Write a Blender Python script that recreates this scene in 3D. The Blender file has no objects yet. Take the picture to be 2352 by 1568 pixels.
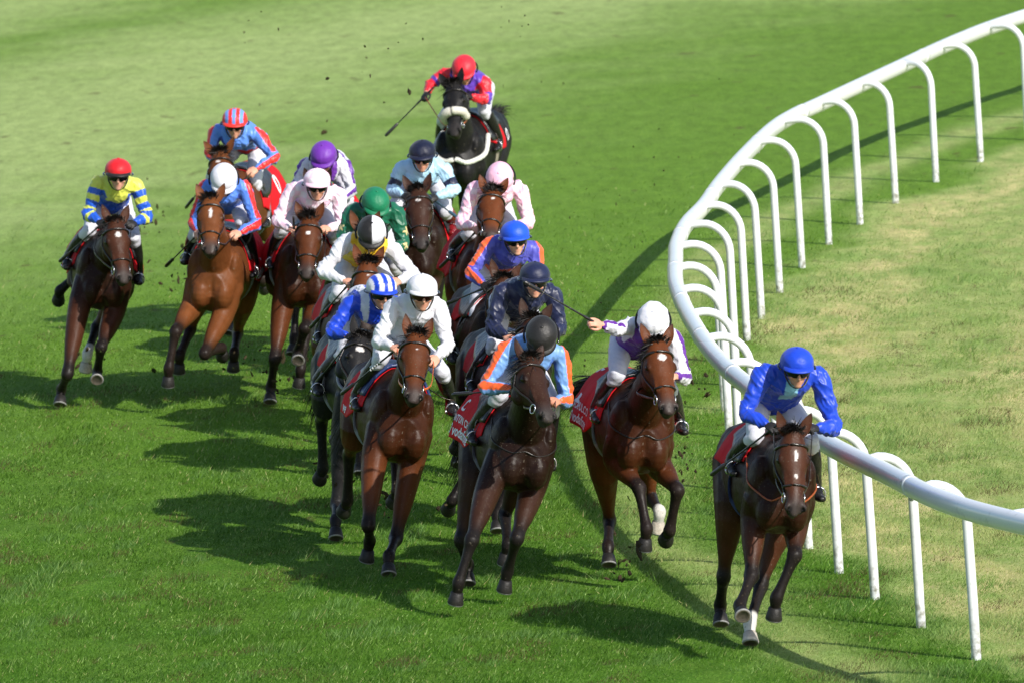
import bpy, math, random
import numpy as np
from mathutils import Vector, Matrix
from mathutils.bvhtree import BVHTree

random.seed(7)
RNG = np.random.default_rng(11)
scene = bpy.context.scene
COL = scene.collection

# ------------------------------------------------------------------ camera
PITCH = math.radians(6.5)
ROLL = math.radians(3.5)
CAM_H = 10.45
FPX = 22020.0                      # focal length in pixels of a 2352 px wide frame
cam_data = bpy.data.cameras.new('camera')
cam = bpy.data.objects.new('camera', cam_data)
COL.objects.link(cam)
cam_data.sensor_width = 36.0
cam_data.lens = FPX / 2352.0 * 36.0
cam_data.clip_start = 1.0
cam_data.clip_end = 2000.0
cam.matrix_world = (Matrix.Translation((0, 0, CAM_H)) @ Matrix.Rotation(math.pi / 2 - PITCH, 4, 'X')
                    @ Matrix.Rotation(-ROLL, 4, 'Z'))
cam_data.dof.use_dof = True
cam_data.dof.focus_distance = 76.0
cam_data.dof.aperture_fstop = 5.6
scene.camera = cam

# ------------------------------------------------------------------ light
SUN_VEC = Vector((0.95, -1.15, 1.02)).normalized()      # towards the sun
world = bpy.data.worlds.new('World')
scene.world = world
world.use_nodes = True
wn = world.node_tree.nodes
sky = wn.new('ShaderNodeTexSky')
sky.sky_type = 'NISHITA'
sky.sun_disc = False
sky.sun_elevation = math.asin(SUN_VEC.z)
sky.sun_rotation = math.atan2(SUN_VEC.x, SUN_VEC.y)
bg = wn['Background']
bg.inputs['Strength'].default_value = 0.13
world.node_tree.links.new(sky.outputs[0], bg.inputs['Color'])
sun_data = bpy.data.lights.new('sun', 'SUN')
sun_data.energy = 4.7
sun_data.angle = math.radians(0.53)
sun_data.color = (1.0, 0.95, 0.87)
sun = bpy.data.objects.new('sun', sun_data)
COL.objects.link(sun)
sun.rotation_euler = SUN_VEC.to_track_quat('Z', 'Y').to_euler()
scene.view_settings.view_transform = 'Standard'
scene.view_settings.look = 'None'
scene.view_settings.gamma = 1.0
scene.view_settings.use_curve_mapping = False
scene.view_settings.exposure = 0.30

# ------------------------------------------------------------------ helpers
def srgb(r, g, b):
    def f(c):
        c /= 255.0
        return c / 12.92 if c <= 0.04045 else ((c + 0.055) / 1.055) ** 2.4
    return np.array([f(r), f(g), f(b)])

def V3(*a):
    return np.array(a, dtype=float)

def nrm(v):
    v = np.asarray(v, float)
    return v / (np.linalg.norm(v) + 1e-12)

def sstep(a, b, x):
    t = np.clip((x - a) / (b - a), 0, 1)
    return t * t * (3 - 2 * t)

CAM_ROT = np.array(cam.matrix_world.to_3x3())

def pix_ray(px, py):
    d = np.array([(px - 1176.0) / FPX, -(py - 784.0) / FPX, -1.0])
    return V3(0, 0, CAM_H), CAM_ROT @ d

def pix_ground(px, py, z=0.0):
    o, d = pix_ray(px, py)
    return o + d * ((z - o[2]) / d[2])

def project(p):
    q = CAM_ROT.T @ (np.asarray(p) - V3(0, 0, CAM_H))
    return 1176 + FPX * q[0] / -q[2], 784 - FPX * q[1] / -q[2]

def smooth_curve(pts, vals=None, n=6):
    """Catmull-Rom resampling of points (and per-point values)."""
    P = np.asarray(pts, float)
    A = P if vals is None else np.hstack([P, np.asarray(vals, float).reshape(len(P), -1)])
    E = np.vstack([2 * A[0] - A[1], A, 2 * A[-1] - A[-2]])
    out = []
    for i in range(1, len(E) - 2):
        for k in range(n):
            t = k / n
            a, b, c, d = E[i - 1], E[i], E[i + 1], E[i + 2]
            out.append(0.5 * (2 * b + (c - a) * t + (2 * a - 5 * b + 4 * c - d) * t * t + (3 * b - a - 3 * c + d) * t ** 3))
    out.append(A[-1])
    out = np.array(out)
    return (out, None) if vals is None else (out[:, :3], out[:, 3:])

class MB:
    def __init__(self):
        self.v, self.f, self.c = [], [], []
        self.n = 0

    def add(self, verts, faces, col=None):
        verts = np.asarray(verts, float)
        self.v.append(verts)
        self.f += [tuple(int(i) + self.n for i in q) for q in faces]
        if col is not None:
            self.c.append(np.tile(np.asarray(col, float), (len(verts), 1)) if np.ndim(col) == 1 else np.asarray(col))
        self.n += len(verts)

    def rings(self, R, col=None, close=True, caps=True):
        R = np.asarray(R, float)
        m, k, _ = R.shape
        F = []
        for i in range(m - 1):
            for j in range(k if close else k - 1):
                a, b = i * k + j, i * k + (j + 1) % k
                F.append((a, b, b + k, a + k))
        V = R.reshape(-1, 3)
        if caps and close:
            V = np.vstack([V, R[0].mean(0), R[-1].mean(0)])
            for j in range(k):
                F.append((m * k, (j + 1) % k, j))
                F.append((m * k + 1, (m - 1) * k + j, (m - 1) * k + (j + 1) % k))
        self.add(V, F, col)

    def tube(self, pts, ra, rb=None, ref=(1, 0, 0), seg=12, col=None, round_ends=True, n=1, power=1.0):
        P = np.asarray(pts, float)
        ra = np.full(len(P), ra) if np.ndim(ra) == 0 else np.asarray(ra, float)
        rb = ra.copy() if rb is None else (np.full(len(P), rb) if np.ndim(rb) == 0 else np.asarray(rb, float))
        if n > 1 and len(P) > 1:
            P, vv = smooth_curve(P, np.stack([ra, rb], 1), n)
            ra, rb = np.abs(vv[:, 0]), np.abs(vv[:, 1])
        T = np.gradient(P, axis=0)
        T /= np.linalg.norm(T, axis=1)[:, None] + 1e-12
        if round_ends:
            r0, r1 = min(ra[0], rb[0]), min(ra[-1], rb[-1])
            P = np.vstack([P[0] - T[0] * r0 * .8, P[0] - T[0] * r0 * .5, P, P[-1] + T[-1] * r1 * .5, P[-1] + T[-1] * r1 * .8])
            ra = np.r_[ra[0] * .4, ra[0] * .8, ra, ra[-1] * .8, ra[-1] * .4]
            rb = np.r_[rb[0] * .4, rb[0] * .8, rb, rb[-1] * .8, rb[-1] * .4]
            T = np.vstack([T[0], T[0], T, T[-1], T[-1]])
        th = np.linspace(0, 2 * np.pi, seg, endpoint=False)
        cs, sn = np.cos(th), np.sin(th)
        if power != 1.0:
            cs, sn = np.sign(cs) * np.abs(cs) ** power, np.sign(sn) * np.abs(sn) ** power
        ref = nrm(ref)
        R = []
        prev = None
        for p, t, a, b in zip(P, T, ra, rb):
            u = ref - t * (ref @ t)
            if np.linalg.norm(u) < 0.25:
                u = prev if prev is not None else np.cross(t, V3(0.3, 0.5, 0.8))
                u = u - t * (u @ t)
            u = nrm(u)
            prev = u
            w = np.cross(t, u)
            R.append(p + np.outer(cs * a, u) + np.outer(sn * b, w))
        self.rings(R, col)

    def ell(self, c, r, axes=None, seg=14, rows=9, col=None):
        A = np.eye(3) if axes is None else np.asarray(axes, float)
        th = np.linspace(0, 2 * np.pi, seg, endpoint=False)
        R = []
        for ph in np.linspace(0.12, np.pi - 0.12, rows):
            L = np.stack([np.cos(th) * np.sin(ph) * r[0], np.sin(th) * np.sin(ph) * r[1], np.full(seg, np.cos(ph) * r[2])], 1)
            R.append(np.asarray(c, float) + L @ A)
        self.rings(R, col)

    def mesh(self, name, smooth=True):
        me = bpy.data.meshes.new(name)
        V = np.vstack(self.v)
        me.from_pydata(V.tolist(), [], self.f)
        if self.c and sum(len(c) for c in self.c) == len(V):
            set_col(me, np.vstack(self.c)[:, :3])
        if smooth:
            me.polygons.foreach_set('use_smooth', [True] * len(me.polygons))
        me.update()
        return me

def set_col(me, cols):
    a = me.attributes.get('Col') or me.attributes.new('Col', 'FLOAT_COLOR', 'POINT')
    a.data.foreach_set('color', np.hstack([cols, np.ones((len(cols), 1))]).astype(np.float32).ravel())

def verts_of(me):
    a = np.empty(len(me.vertices) * 3, np.float32)
    me.vertices.foreach_get('co', a)
    return a.reshape(-1, 3).astype(float)

def set_verts(me, V):
    me.vertices.foreach_set('co', V.astype(np.float32).ravel())
    me.update()

def remesh(mb, name, voxel, smooth=4, factor=.5):
    """One continuous skin round overlapping shapes."""
    me = mb.mesh(name + '_src')
    ob = bpy.data.objects.new(name + '_src', me)
    COL.objects.link(ob)
    m = ob.modifiers.new('r', 'REMESH')
    m.mode = 'VOXEL'
    m.voxel_size = voxel
    m.use_smooth_shade = True
    s = ob.modifiers.new('s', 'SMOOTH')
    s.factor = factor
    s.iterations = smooth
    dg = bpy.context.evaluated_depsgraph_get()
    out = bpy.data.meshes.new_from_object(ob.evaluated_get(dg))
    bpy.data.objects.remove(ob)
    bpy.data.meshes.remove(me)
    out.name = name
    for at in list(out.attributes):
        if at.name == 'Col':
            out.attributes.remove(at)
    return out

def join_meshes(name, meshes):
    """Mesh pieces (with 'Col') put together as one mesh."""
    V, F, C, n = [], [], [], 0
    for me in meshes:
        v = verts_of(me)
        V.append(v)
        c = np.empty(len(v) * 4, np.float32)
        me.attributes['Col'].data.foreach_get('color', c)
        C.append(c.reshape(-1, 4)[:, :3])
        ls = np.empty(len(me.loops), np.int32)
        me.loops.foreach_get('vertex_index', ls)
        st = np.empty(len(me.polygons), np.int32)
        me.polygons.foreach_get('loop_start', st)
        F += [tuple(a) for a in np.split(ls + n, st[1:])]
        n += len(v)
    mb = MB()
    mb.v, mb.f, mb.n = V, F, n
    out = mb.mesh(name)
    set_col(out, np.vstack(C))
    return out

def obj(name, me, mat=None, parent=None):
    if isinstance(me, MB):
        me = me.mesh(name)
    o = bpy.data.objects.new(name, me)
    COL.objects.link(o)
    if mat is not None:
        me.materials.clear()
        me.materials.append(mat)
    if parent is not None:
        o.parent = parent
    return o

def empty(name, M, label, cat, group=None):
    o = bpy.data.objects.new(name, None)
    o.empty_display_size = 0.2
    COL.objects.link(o)
    o.matrix_world = M
    tag(o, label, cat, group)
    return o

def tag(o, label, cat, group=None):
    o['label'] = label
    o['category'] = cat
    if group:
        o['group'] = group

# ------------------------------------------------------------------ materials
def base_mat(name):
    m = bpy.data.materials.new(name)
    m.use_nodes = True
    return m, m.node_tree.nodes, m.node_tree.links, m.node_tree.nodes['Principled BSDF']

def col_mat(name, rough=.5, spec=.5, bump=0.0, bscale=40.0, var=.12, vscale=25.0, sheen=0.0, coat=0.0, stretch=None, aniso=None, rvar=0.0):
    m, N, L, p = base_mat(name)
    at = N.new('ShaderNodeAttribute')
    at.attribute_name = 'Col'
    tc = N.new('ShaderNodeTexCoord')
    nz = N.new('ShaderNodeTexNoise')
    nz.inputs['Scale'].default_value = vscale
    nz.inputs['Detail'].default_value = 6
    L.new(tc.outputs['Object'], nz.inputs['Vector'])
    mr = N.new('ShaderNodeMapRange')
    mr.inputs['From Min'].default_value = .25
    mr.inputs['From Max'].default_value = .75
    mr.inputs['To Min'].default_value = 1 - var
    mr.inputs['To Max'].default_value = 1 + var
    L.new(nz.outputs['Fac'], mr.inputs['Value'])
    mx = N.new('ShaderNodeVectorMath')
    mx.operation = 'SCALE'
    L.new(at.outputs['Color'], mx.inputs[0])
    L.new(mr.outputs[0], mx.inputs['Scale'])
    L.new(mx.outputs[0], p.inputs['Base Color'])
    p.inputs['Roughness'].default_value = rough
    p.inputs['Specular IOR Level'].default_value = spec
    p.inputs['Sheen Weight'].default_value = sheen
    p.inputs['Coat Weight'].default_value = coat
    p.inputs['Coat Roughness'].default_value = .25
    if rvar:
        rr = N.new('ShaderNodeMapRange')
        rr.inputs['To Min'].default_value = rough - rvar
        rr.inputs['To Max'].default_value = rough + rvar
        rr.inputs['From Min'].default_value = .3
        rr.inputs['From Max'].default_value = .7
        L.new(nz.outputs['Fac'], rr.inputs['Value'])
        L.new(rr.outputs[0], p.inputs['Roughness'])
    if bump:
        b = N.new('ShaderNodeBump')
        b.inputs['Strength'].default_value = bump
        b.inputs['Distance'].default_value = .02
        n2 = N.new('ShaderNodeTexNoise')
        n2.inputs['Scale'].default_value = bscale
        n2.inputs['Detail'].default_value = 3
        if stretch:
            mp = N.new('ShaderNodeMapping')
            mp.inputs['Scale'].default_value = stretch
            L.new(tc.outputs['Object'], mp.inputs['Vector'])
            L.new(mp.outputs[0], n2.inputs['Vector'])
        else:
            L.new(tc.outputs['Object'], n2.inputs['Vector'])
        L.new(n2.outputs['Fac'], b.inputs['Height'])
        L.new(b.outputs[0], p.inputs['Normal'])
    return m

M_COAT = col_mat('horse_coat', rough=.47, spec=.15, bump=.34, bscale=10, var=.18, vscale=9, rvar=.10)
def coat_detail(m):
    N, L = m.node_tree.nodes, m.node_tree.links
    p = N['Principled BSDF']
    tc = N.new('ShaderNodeTexCoord')

    def noise(scale, detail, stretch=None):
        n = N.new('ShaderNodeTexNoise')
        n.inputs['Scale'].default_value = scale
        n.inputs['Detail'].default_value = detail
        mp = N.new('ShaderNodeMapping')
        mp.inputs['Scale'].default_value = stretch or (1, 1, 1)
        L.new(tc.outputs['Object'], mp.inputs[0])
        L.new(mp.outputs[0], n.inputs['Vector'])
        return n
    # hair grain and small muscle ripples on top of the large swell
    prev = p.inputs['Normal'].links[0].from_socket
    for sc, de, st, k, dist in ((24, 4, (1, .6, 1), .22, .012), (230, 2, (1, .35, .22), .22, .004)):
        n = noise(sc, de, st)
        b = N.new('ShaderNodeBump')
        b.inputs['Strength'].default_value = k
        b.inputs['Distance'].default_value = dist
        L.new(n.outputs['Fac'], b.inputs['Height'])
        L.new(prev, b.inputs['Normal'])
        prev = b.outputs[0]
    L.new(prev, p.inputs['Normal'])
    # flecks of mud and dried sweat
    src = p.inputs['Base Color'].links[0].from_socket
    for sc, lo, col, k in ((75, .66, (.10, .082, .05, 1), .75), (38, .69, (.20, .17, .13, 1), .4)):
        n = noise(sc, 3)
        r = N.new('ShaderNodeMapRange')
        r.inputs['From Min'].default_value = lo
        r.inputs['From Max'].default_value = lo + .05
        r.inputs['To Max'].default_value = k
        L.new(n.outputs['Fac'], r.inputs['Value'])
        x = N.new('ShaderNodeMix')
        x.data_type = 'RGBA'
        x.inputs[7].default_value = col
        L.new(src, x.inputs[6])
        L.new(r.outputs[0], x.inputs[0])
        src = x.outputs[2]
    L.new(src, p.inputs['Base Color'])

coat_detail(M_COAT)
M_HAIR = col_mat('horse_hair', rough=.5, spec=.4, var=.3, vscale=60)
M_SKIN = col_mat('skin', rough=.5, spec=.4, var=.08, vscale=40)
M_SILK = col_mat('silk', rough=.42, spec=.45, bump=.28, bscale=10, var=.05, vscale=30, sheen=.15, stretch=(1.0, 1.8, .7))
M_NYLON = col_mat('breeches_nylon', rough=.55, spec=.35, bump=.25, bscale=14, var=.05)
M_LEATHER = col_mat('leather', rough=.32, spec=.5, bump=.4, bscale=26, var=.2, coat=.1)
M_BOOT = col_mat('boot_leather', rough=.34, spec=.3, bump=.5, bscale=24, var=.2, coat=.1)
M_CAP = col_mat('cap_silk', rough=.5, spec=.35, bump=.5, bscale=13, var=.04, sheen=.1)
M_PLASTIC = col_mat('goggle_plastic', rough=.12, spec=.35, var=.02)
M_CLOTH = col_mat('cotton_cloth', rough=.75, spec=.25, bump=.45, bscale=11, var=.08, vscale=14)
M_METAL = col_mat('bit_metal', rough=.25, spec=.8, var=.05)
M_METAL.node_tree.nodes['Principled BSDF'].inputs['Metallic'].default_value = .9
M_HOOF = col_mat('hoof_horn', rough=.55, spec=.35, bump=.2, bscale=60, var=.25, vscale=40)
M_SOIL = col_mat('soil', rough=.9, spec=.1, var=.4, vscale=70)
M_FLEECE = col_mat('fleece', rough=.95, spec=.1, bump=.8, bscale=90, var=.1, vscale=60, sheen=.3)

def crease_detail(m, scale, k, stretch):
    N, L = m.node_tree.nodes, m.node_tree.links
    p = N['Principled BSDF']
    tc = N.new('ShaderNodeTexCoord')
    prev = p.inputs['Normal'].links[0].from_socket
    for f, kk in ((1.0, k), (2.3, k * .6)):
        mp = N.new('ShaderNodeMapping')
        mp.inputs['Scale'].default_value = stretch
        mp.inputs['Rotation'].default_value = (.4, .5 * f, .3)
        n = N.new('ShaderNodeTexNoise')
        n.noise_type = 'RIDGED_MULTIFRACTAL'
        n.inputs['Scale'].default_value = scale * f
        n.inputs['Detail'].default_value = 2
        L.new(tc.outputs['Object'], mp.inputs[0])
        L.new(mp.outputs[0], n.inputs['Vector'])
        b = N.new('ShaderNodeBump')
        b.inputs['Strength'].default_value = kk
        b.inputs['Distance'].default_value = .012
        L.new(n.outputs['Fac'], b.inputs['Height'])
        L.new(prev, b.inputs['Normal'])
        prev = b.outputs[0]
    L.new(prev, p.inputs['Normal'])

crease_detail(M_SILK, 9, .40, (1.0, 1.9, .6))
crease_detail(M_NYLON, 12, .25, (1.0, 1.6, .8))

BLACK = V3(.012, .011, .011)
WHITE = srgb(228, 228, 230)
RED = srgb(200, 18, 30)
# ------------------------------------------------------------------ running rail line (world metres, far to near)
_PB = [(3903, 527), (3715, 608), (3544, 685), (3390, 774), (3259, 852), (3139, 922), (3035, 1008), (2954, 1111), (2886, 1212), (2828, 1290),
       (2794, 1374), (2752, 1458), (2739, 1548), (2764, 1646), (2800, 1747), (2862, 1857), (2962, 1970), (3073, 2082), (3178, 2173), (3310, 2263), (3482, 2377), (3708, 2500)]
POSTS = np.array([pix_ground(a / 1.65306, b / 1.65306)[:2] for a, b in _PB])        # bases of the posts, far to near
for _ in range(2):
    POSTS[1:-1] = POSTS[1:-1] * .6 + .2 * (POSTS[:-2] + POSTS[2:])
_e0 = POSTS[0] - POSTS[1]
_e1 = POSTS[-1] - POSTS[-2]
POSTS = np.vstack([POSTS[0] + 2.0 * _e0 + [.25, -.2], POSTS[0] + _e0 + [.07, -.05], POSTS, POSTS[-1] + _e1 + [.05, .02], POSTS[-1] + 2 * _e1 + [.14, .06], POSTS[-1] + 3 * _e1 + [.3, .12]])
_T = np.gradient(POSTS, axis=0)
_T /= np.linalg.norm(_T, axis=1)[:, None]
PNORM = np.stack([_T[:, 1], -_T[:, 0]], 1)
PNORM[PNORM[:, 0] > 0] *= -1          # towards the track
_far = np.array([POSTS[0] + [a * 1.0, b] for a, b in ((60, 44), (26, 24), (8, 9))])
_near = np.array([POSTS[-1] + [a, b] for a, b in ((4, -7), (9, -15), (16, -26))])
RAILLINE = np.vstack([_far, POSTS, _near])
RAIL_Z = 1.265
_RP = [(2352, 36.5), (2200, 92), (2037.5, 166.6), (1875, 242), (1823, 265), (1771.6, 297.6), (1706.8, 359.7), (1652.8, 421.8), (1616, 473), (1575.8, 516), (1554.2, 562), (1551.7, 597),
       (1551, 639.5), (1557.5, 670.4), (1576, 712.8), (1598, 751.4), (1625, 793.8), (1665.6, 840), (1711, 878.7), (1810, 957), (1915, 1025), (2028, 1080.5), (2165, 1146.8), (2352, 1200)]
RAILPATH = np.array([pix_ground(a, b, RAIL_Z) for a, b in _RP])
RAILPATH = np.vstack([RAILPATH[0] + (RAILPATH[0] - RAILPATH[1]) * 2.2 + [.3, -.2, 0], RAILPATH, RAILPATH[-1] + (RAILPATH[-1] - RAILPATH[-2]) * 2.2 + [.25, .1, 0]])

def rail_signed(x, y):
    """Distance from the line of posts; positive on the inside (right) of the rail."""
    best = np.full(x.shape, 1e9)
    sgn = np.ones(x.shape)
    for a, b in zip(RAILLINE[:-1], RAILLINE[1:]):
        d = b - a
        t = np.clip(((x - a[0]) * d[0] + (y - a[1]) * d[1]) / (d @ d), 0, 1)
        dx, dy = x - a[0] - t * d[0], y - a[1] - t * d[1]
        dd = np.hypot(dx, dy)
        cr = d[0] * dy - d[1] * dx
        m = dd < best
        best = np.where(m, dd, best)
        sgn = np.where(m, np.sign(cr), sgn)
    return best * sgn

# ------------------------------------------------------------------ ground
def vnoise(x, y, s, seed):
    r = np.random.default_rng(seed)
    G = r.random((256, 256))
    x, y = x / s, y / s
    xi, yi = np.floor(x).astype(int), np.floor(y).astype(int)
    fx, fy = x - xi, y - yi
    fx, fy = fx * fx * (3 - 2 * fx), fy * fy * (3 - 2 * fy)
    g = lambda i, j: G[i % 256, j % 256]
    return (g(xi, yi) * (1 - fx) + g(xi + 1, yi) * fx) * (1 - fy) + (g(xi, yi + 1) * (1 - fx) + g(xi + 1, yi + 1) * fx) * fy

def _band(pts):
    return np.array([pix_ground(a, b)[:2] for a, b in pts])

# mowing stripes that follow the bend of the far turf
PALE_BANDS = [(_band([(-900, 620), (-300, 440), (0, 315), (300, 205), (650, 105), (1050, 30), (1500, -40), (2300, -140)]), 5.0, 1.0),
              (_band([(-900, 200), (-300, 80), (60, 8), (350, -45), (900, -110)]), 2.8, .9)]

def turf_tone(x, y):
    """dry: yellow worn turf inside the rail; pale: mowing stripe that runs round the bend."""
    s = rail_signed(x, y)
    w = vnoise(x, y, 1.3, 1) - .5
    w2 = vnoise(x, y, .45, 2) - .5
    dry = sstep(-.15, .9, s + w * .9 + w2 * .4) * (.20 + .72 * sstep(.35, .9, .5 + .5 * np.sin(s * 2.5 + w * 1.6 + .2)) + .38 * vnoise(x * .8, y * .22, .6, 3))
    dry += .38 * np.exp(-((s + 1.0 + w * .4) / .28) ** 2)
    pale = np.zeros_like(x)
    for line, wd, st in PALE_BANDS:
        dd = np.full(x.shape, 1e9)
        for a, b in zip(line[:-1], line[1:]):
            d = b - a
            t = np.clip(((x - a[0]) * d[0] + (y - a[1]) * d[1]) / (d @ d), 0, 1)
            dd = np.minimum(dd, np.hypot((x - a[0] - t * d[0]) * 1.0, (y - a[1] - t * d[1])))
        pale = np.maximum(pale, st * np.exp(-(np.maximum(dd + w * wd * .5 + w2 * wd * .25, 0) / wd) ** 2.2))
    far = sstep(72, 98, y)
    return np.clip(dry, 0, 1), np.clip(pale, 0, 1), far

def build_ground():
    xs = np.unique(np.r_[np.linspace(-400, -14, 22), np.arange(-14, 16, .22), np.linspace(16, 400, 22)])
    ys = np.unique(np.r_[np.linspace(-60, 58, 14), np.arange(60, 150, .36), np.linspace(152, 900, 26)])
    X, Y = np.meshgrid(xs, ys, indexing='ij')
    nx, ny = X.shape
    V = np.stack([X, Y, np.zeros_like(X)], -1).reshape(-1, 3)
    V[:, 2] = (vnoise(V[:, 0], V[:, 1], 1.7, 5) - .5) * .03 + (vnoise(V[:, 0], V[:, 1], .5, 6) - .5) * .012 - .012
    i = np.arange(nx - 1)[:, None] * ny + np.arange(ny - 1)[None]
    F = np.stack([i, i + ny, i + ny + 1, i + 1], -1).reshape(-1, 4)
    me = bpy.data.meshes.new('ground')
    me.from_pydata(V.tolist(), [], F.tolist())
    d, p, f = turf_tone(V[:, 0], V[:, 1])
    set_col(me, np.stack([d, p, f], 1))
    me.polygons.foreach_set('use_smooth', [True] * len(me.polygons))
    m, N, L, pr = base_mat('turf')
    at = N.new('ShaderNodeAttribute')
    at.attribute_name = 'Col'
    sep = N.new('ShaderNodeSeparateColor')
    L.new(at.outputs['Color'], sep.inputs[0])
    tc = N.new('ShaderNodeTexCoord')

    def noise(scale, detail=4, stretch=None, rough=.6):
        n = N.new('ShaderNodeTexNoise')
        n.inputs['Scale'].default_value = scale
        n.inputs['Detail'].default_value = detail
        n.inputs['Roughness'].default_value = rough
        if stretch:
            mp = N.new('ShaderNodeMapping')
            mp.inputs['Scale'].default_value = stretch
            L.new(tc.outputs['Object'], mp.inputs[0])
            L.new(mp.outputs[0], n.inputs['Vector'])
        else:
            L.new(tc.outputs['Object'], n.inputs['Vector'])
        return n

    def ramp(src, stops):
        r = N.new('ShaderNodeValToRGB')
        e = r.color_ramp.elements
        while len(e) < len(stops):
            e.new(.5)
        for k, (pos, c) in enumerate(stops):
            e[k].position = pos
            e[k].color = (*c, 1)
        L.new(src, r.inputs[0])
        return r.outputs[0]

    def mix(a, b, fac, mode='MIX'):
        x = N.new('ShaderNodeMix')
        x.data_type = 'RGBA'
        x.blend_type = mode
        L.new(a, x.inputs[6])
        L.new(b, x.inputs[7])
        if isinstance(fac, float):
            x.inputs[0].default_value = fac
        else:
            L.new(fac, x.inputs[0])
        return x.outputs[2]
    fine = noise(42, 8, (1, .45, 1), .72)
    blotch = noise(1.9, 6, (1, .55, 1), .68)
    green = ramp(fine.outputs['Fac'], [(.30, (0.0289, 0.0809, 0.0056)), (.50, (0.0644, 0.1616, 0.0120)), (.70, (0.1404, 0.2757, 0.0336))])
    green2 = ramp(fine.outputs['Fac'], [(.30, (0.0497, 0.1093, 0.0097)), (.50, (0.1035, 0.2043, 0.0225)), (.70, (0.1987, 0.3137, 0.0525))])
    c = mix(green, green2, ramp(blotch.outputs['Fac'], [(.38, (0, 0, 0)), (.66, (1, 1, 1))]))
    dryc = ramp(fine.outputs['Fac'], [(.28, (.34, .34, .12)), (.5, (.52, .47, .20)), (.72, (.72, .61, .32))])
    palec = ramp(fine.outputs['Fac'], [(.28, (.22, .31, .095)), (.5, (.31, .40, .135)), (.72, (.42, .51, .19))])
    farc = ramp(fine.outputs['Fac'], [(.28, (0.0731, 0.1519, 0.0143)), (.5, (0.1161, 0.2254, 0.0247)), (.72, (0.1892, 0.3136, 0.0442))])
    c = mix(c, farc, sep.outputs[2])
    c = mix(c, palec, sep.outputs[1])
    innc = ramp(fine.outputs['Fac'], [(.28, (.14, .235, .045)), (.5, (.215, .335, .080)), (.72, (.32, .43, .14))])
    isr = N.new('ShaderNodeMapRange')
    isr.inputs['From Max'].default_value = .30
    isr.inputs['To Max'].default_value = .85
    L.new(sep.outputs[0], isr.inputs['Value'])
    c = mix(c, innc, isr.outputs[0])
    dn = noise(2.6, 6, (1, .42, 1), .66)
    dm = N.new('ShaderNodeMath')
    dm.operation = 'MULTIPLY'
    dr = N.new('ShaderNodeMapRange')
    dr.inputs['From Min'].default_value = .38
    dr.inputs['From Max'].default_value = .60
    dr.inputs['To Min'].default_value = .22
    dr.inputs['To Max'].default_value = 1.05
    L.new(dn.outputs['Fac'], dr.inputs['Value'])
    L.new(dr.outputs[0], dm.inputs[0])
    L.new(sep.outputs[0], dm.inputs[1])
    c = mix(c, dryc, dm.outputs[0])
    mot = noise(5.5, 7, (1, .28, 1), .68)
    mr = N.new('ShaderNodeMapRange')
    mr.inputs['From Min'].default_value = .3
    mr.inputs['From Max'].default_value = .7
    mr.inputs['To Min'].default_value = .77
    mr.inputs['To Max'].default_value = 1.20
    L.new(mot.outputs['Fac'], mr.inputs['Value'])
    ms = N.new('ShaderNodeVectorMath')
    ms.operation = 'SCALE'
    L.new(c, ms.inputs[0])
    L.new(mr.outputs[0], ms.inputs['Scale'])
    c = ms.outputs[0]
    div = noise(2.6, 3, (1, .5, 1), .5)
    soil = N.new('ShaderNodeRGB')
    soil.outputs[0].default_value = (.09, .065, .03, 1)
    c = mix(c, soil.outputs[0], ramp(div.outputs['Fac'], [(.66, (0, 0, 0)), (.73, (.6, .6, .6))]))
    L.new(c, pr.inputs['Base Color'])
    pr.inputs['Roughness'].default_value = .8
    pr.inputs['Specular IOR Level'].default_value = .05
    b = N.new('ShaderNodeBump')
    b.inputs['Strength'].default_value = .55
    b.inputs['Distance'].default_value = .03
    L.new(fine.outputs['Fac'], b.inputs['Height'])
    L.new(b.outputs[0], pr.inputs['Normal'])
    me.materials.append(m)
    o = bpy.data.objects.new('ground', me)
    COL.objects.link(o)
    o['kind'] = 'structure'
    return o

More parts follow.
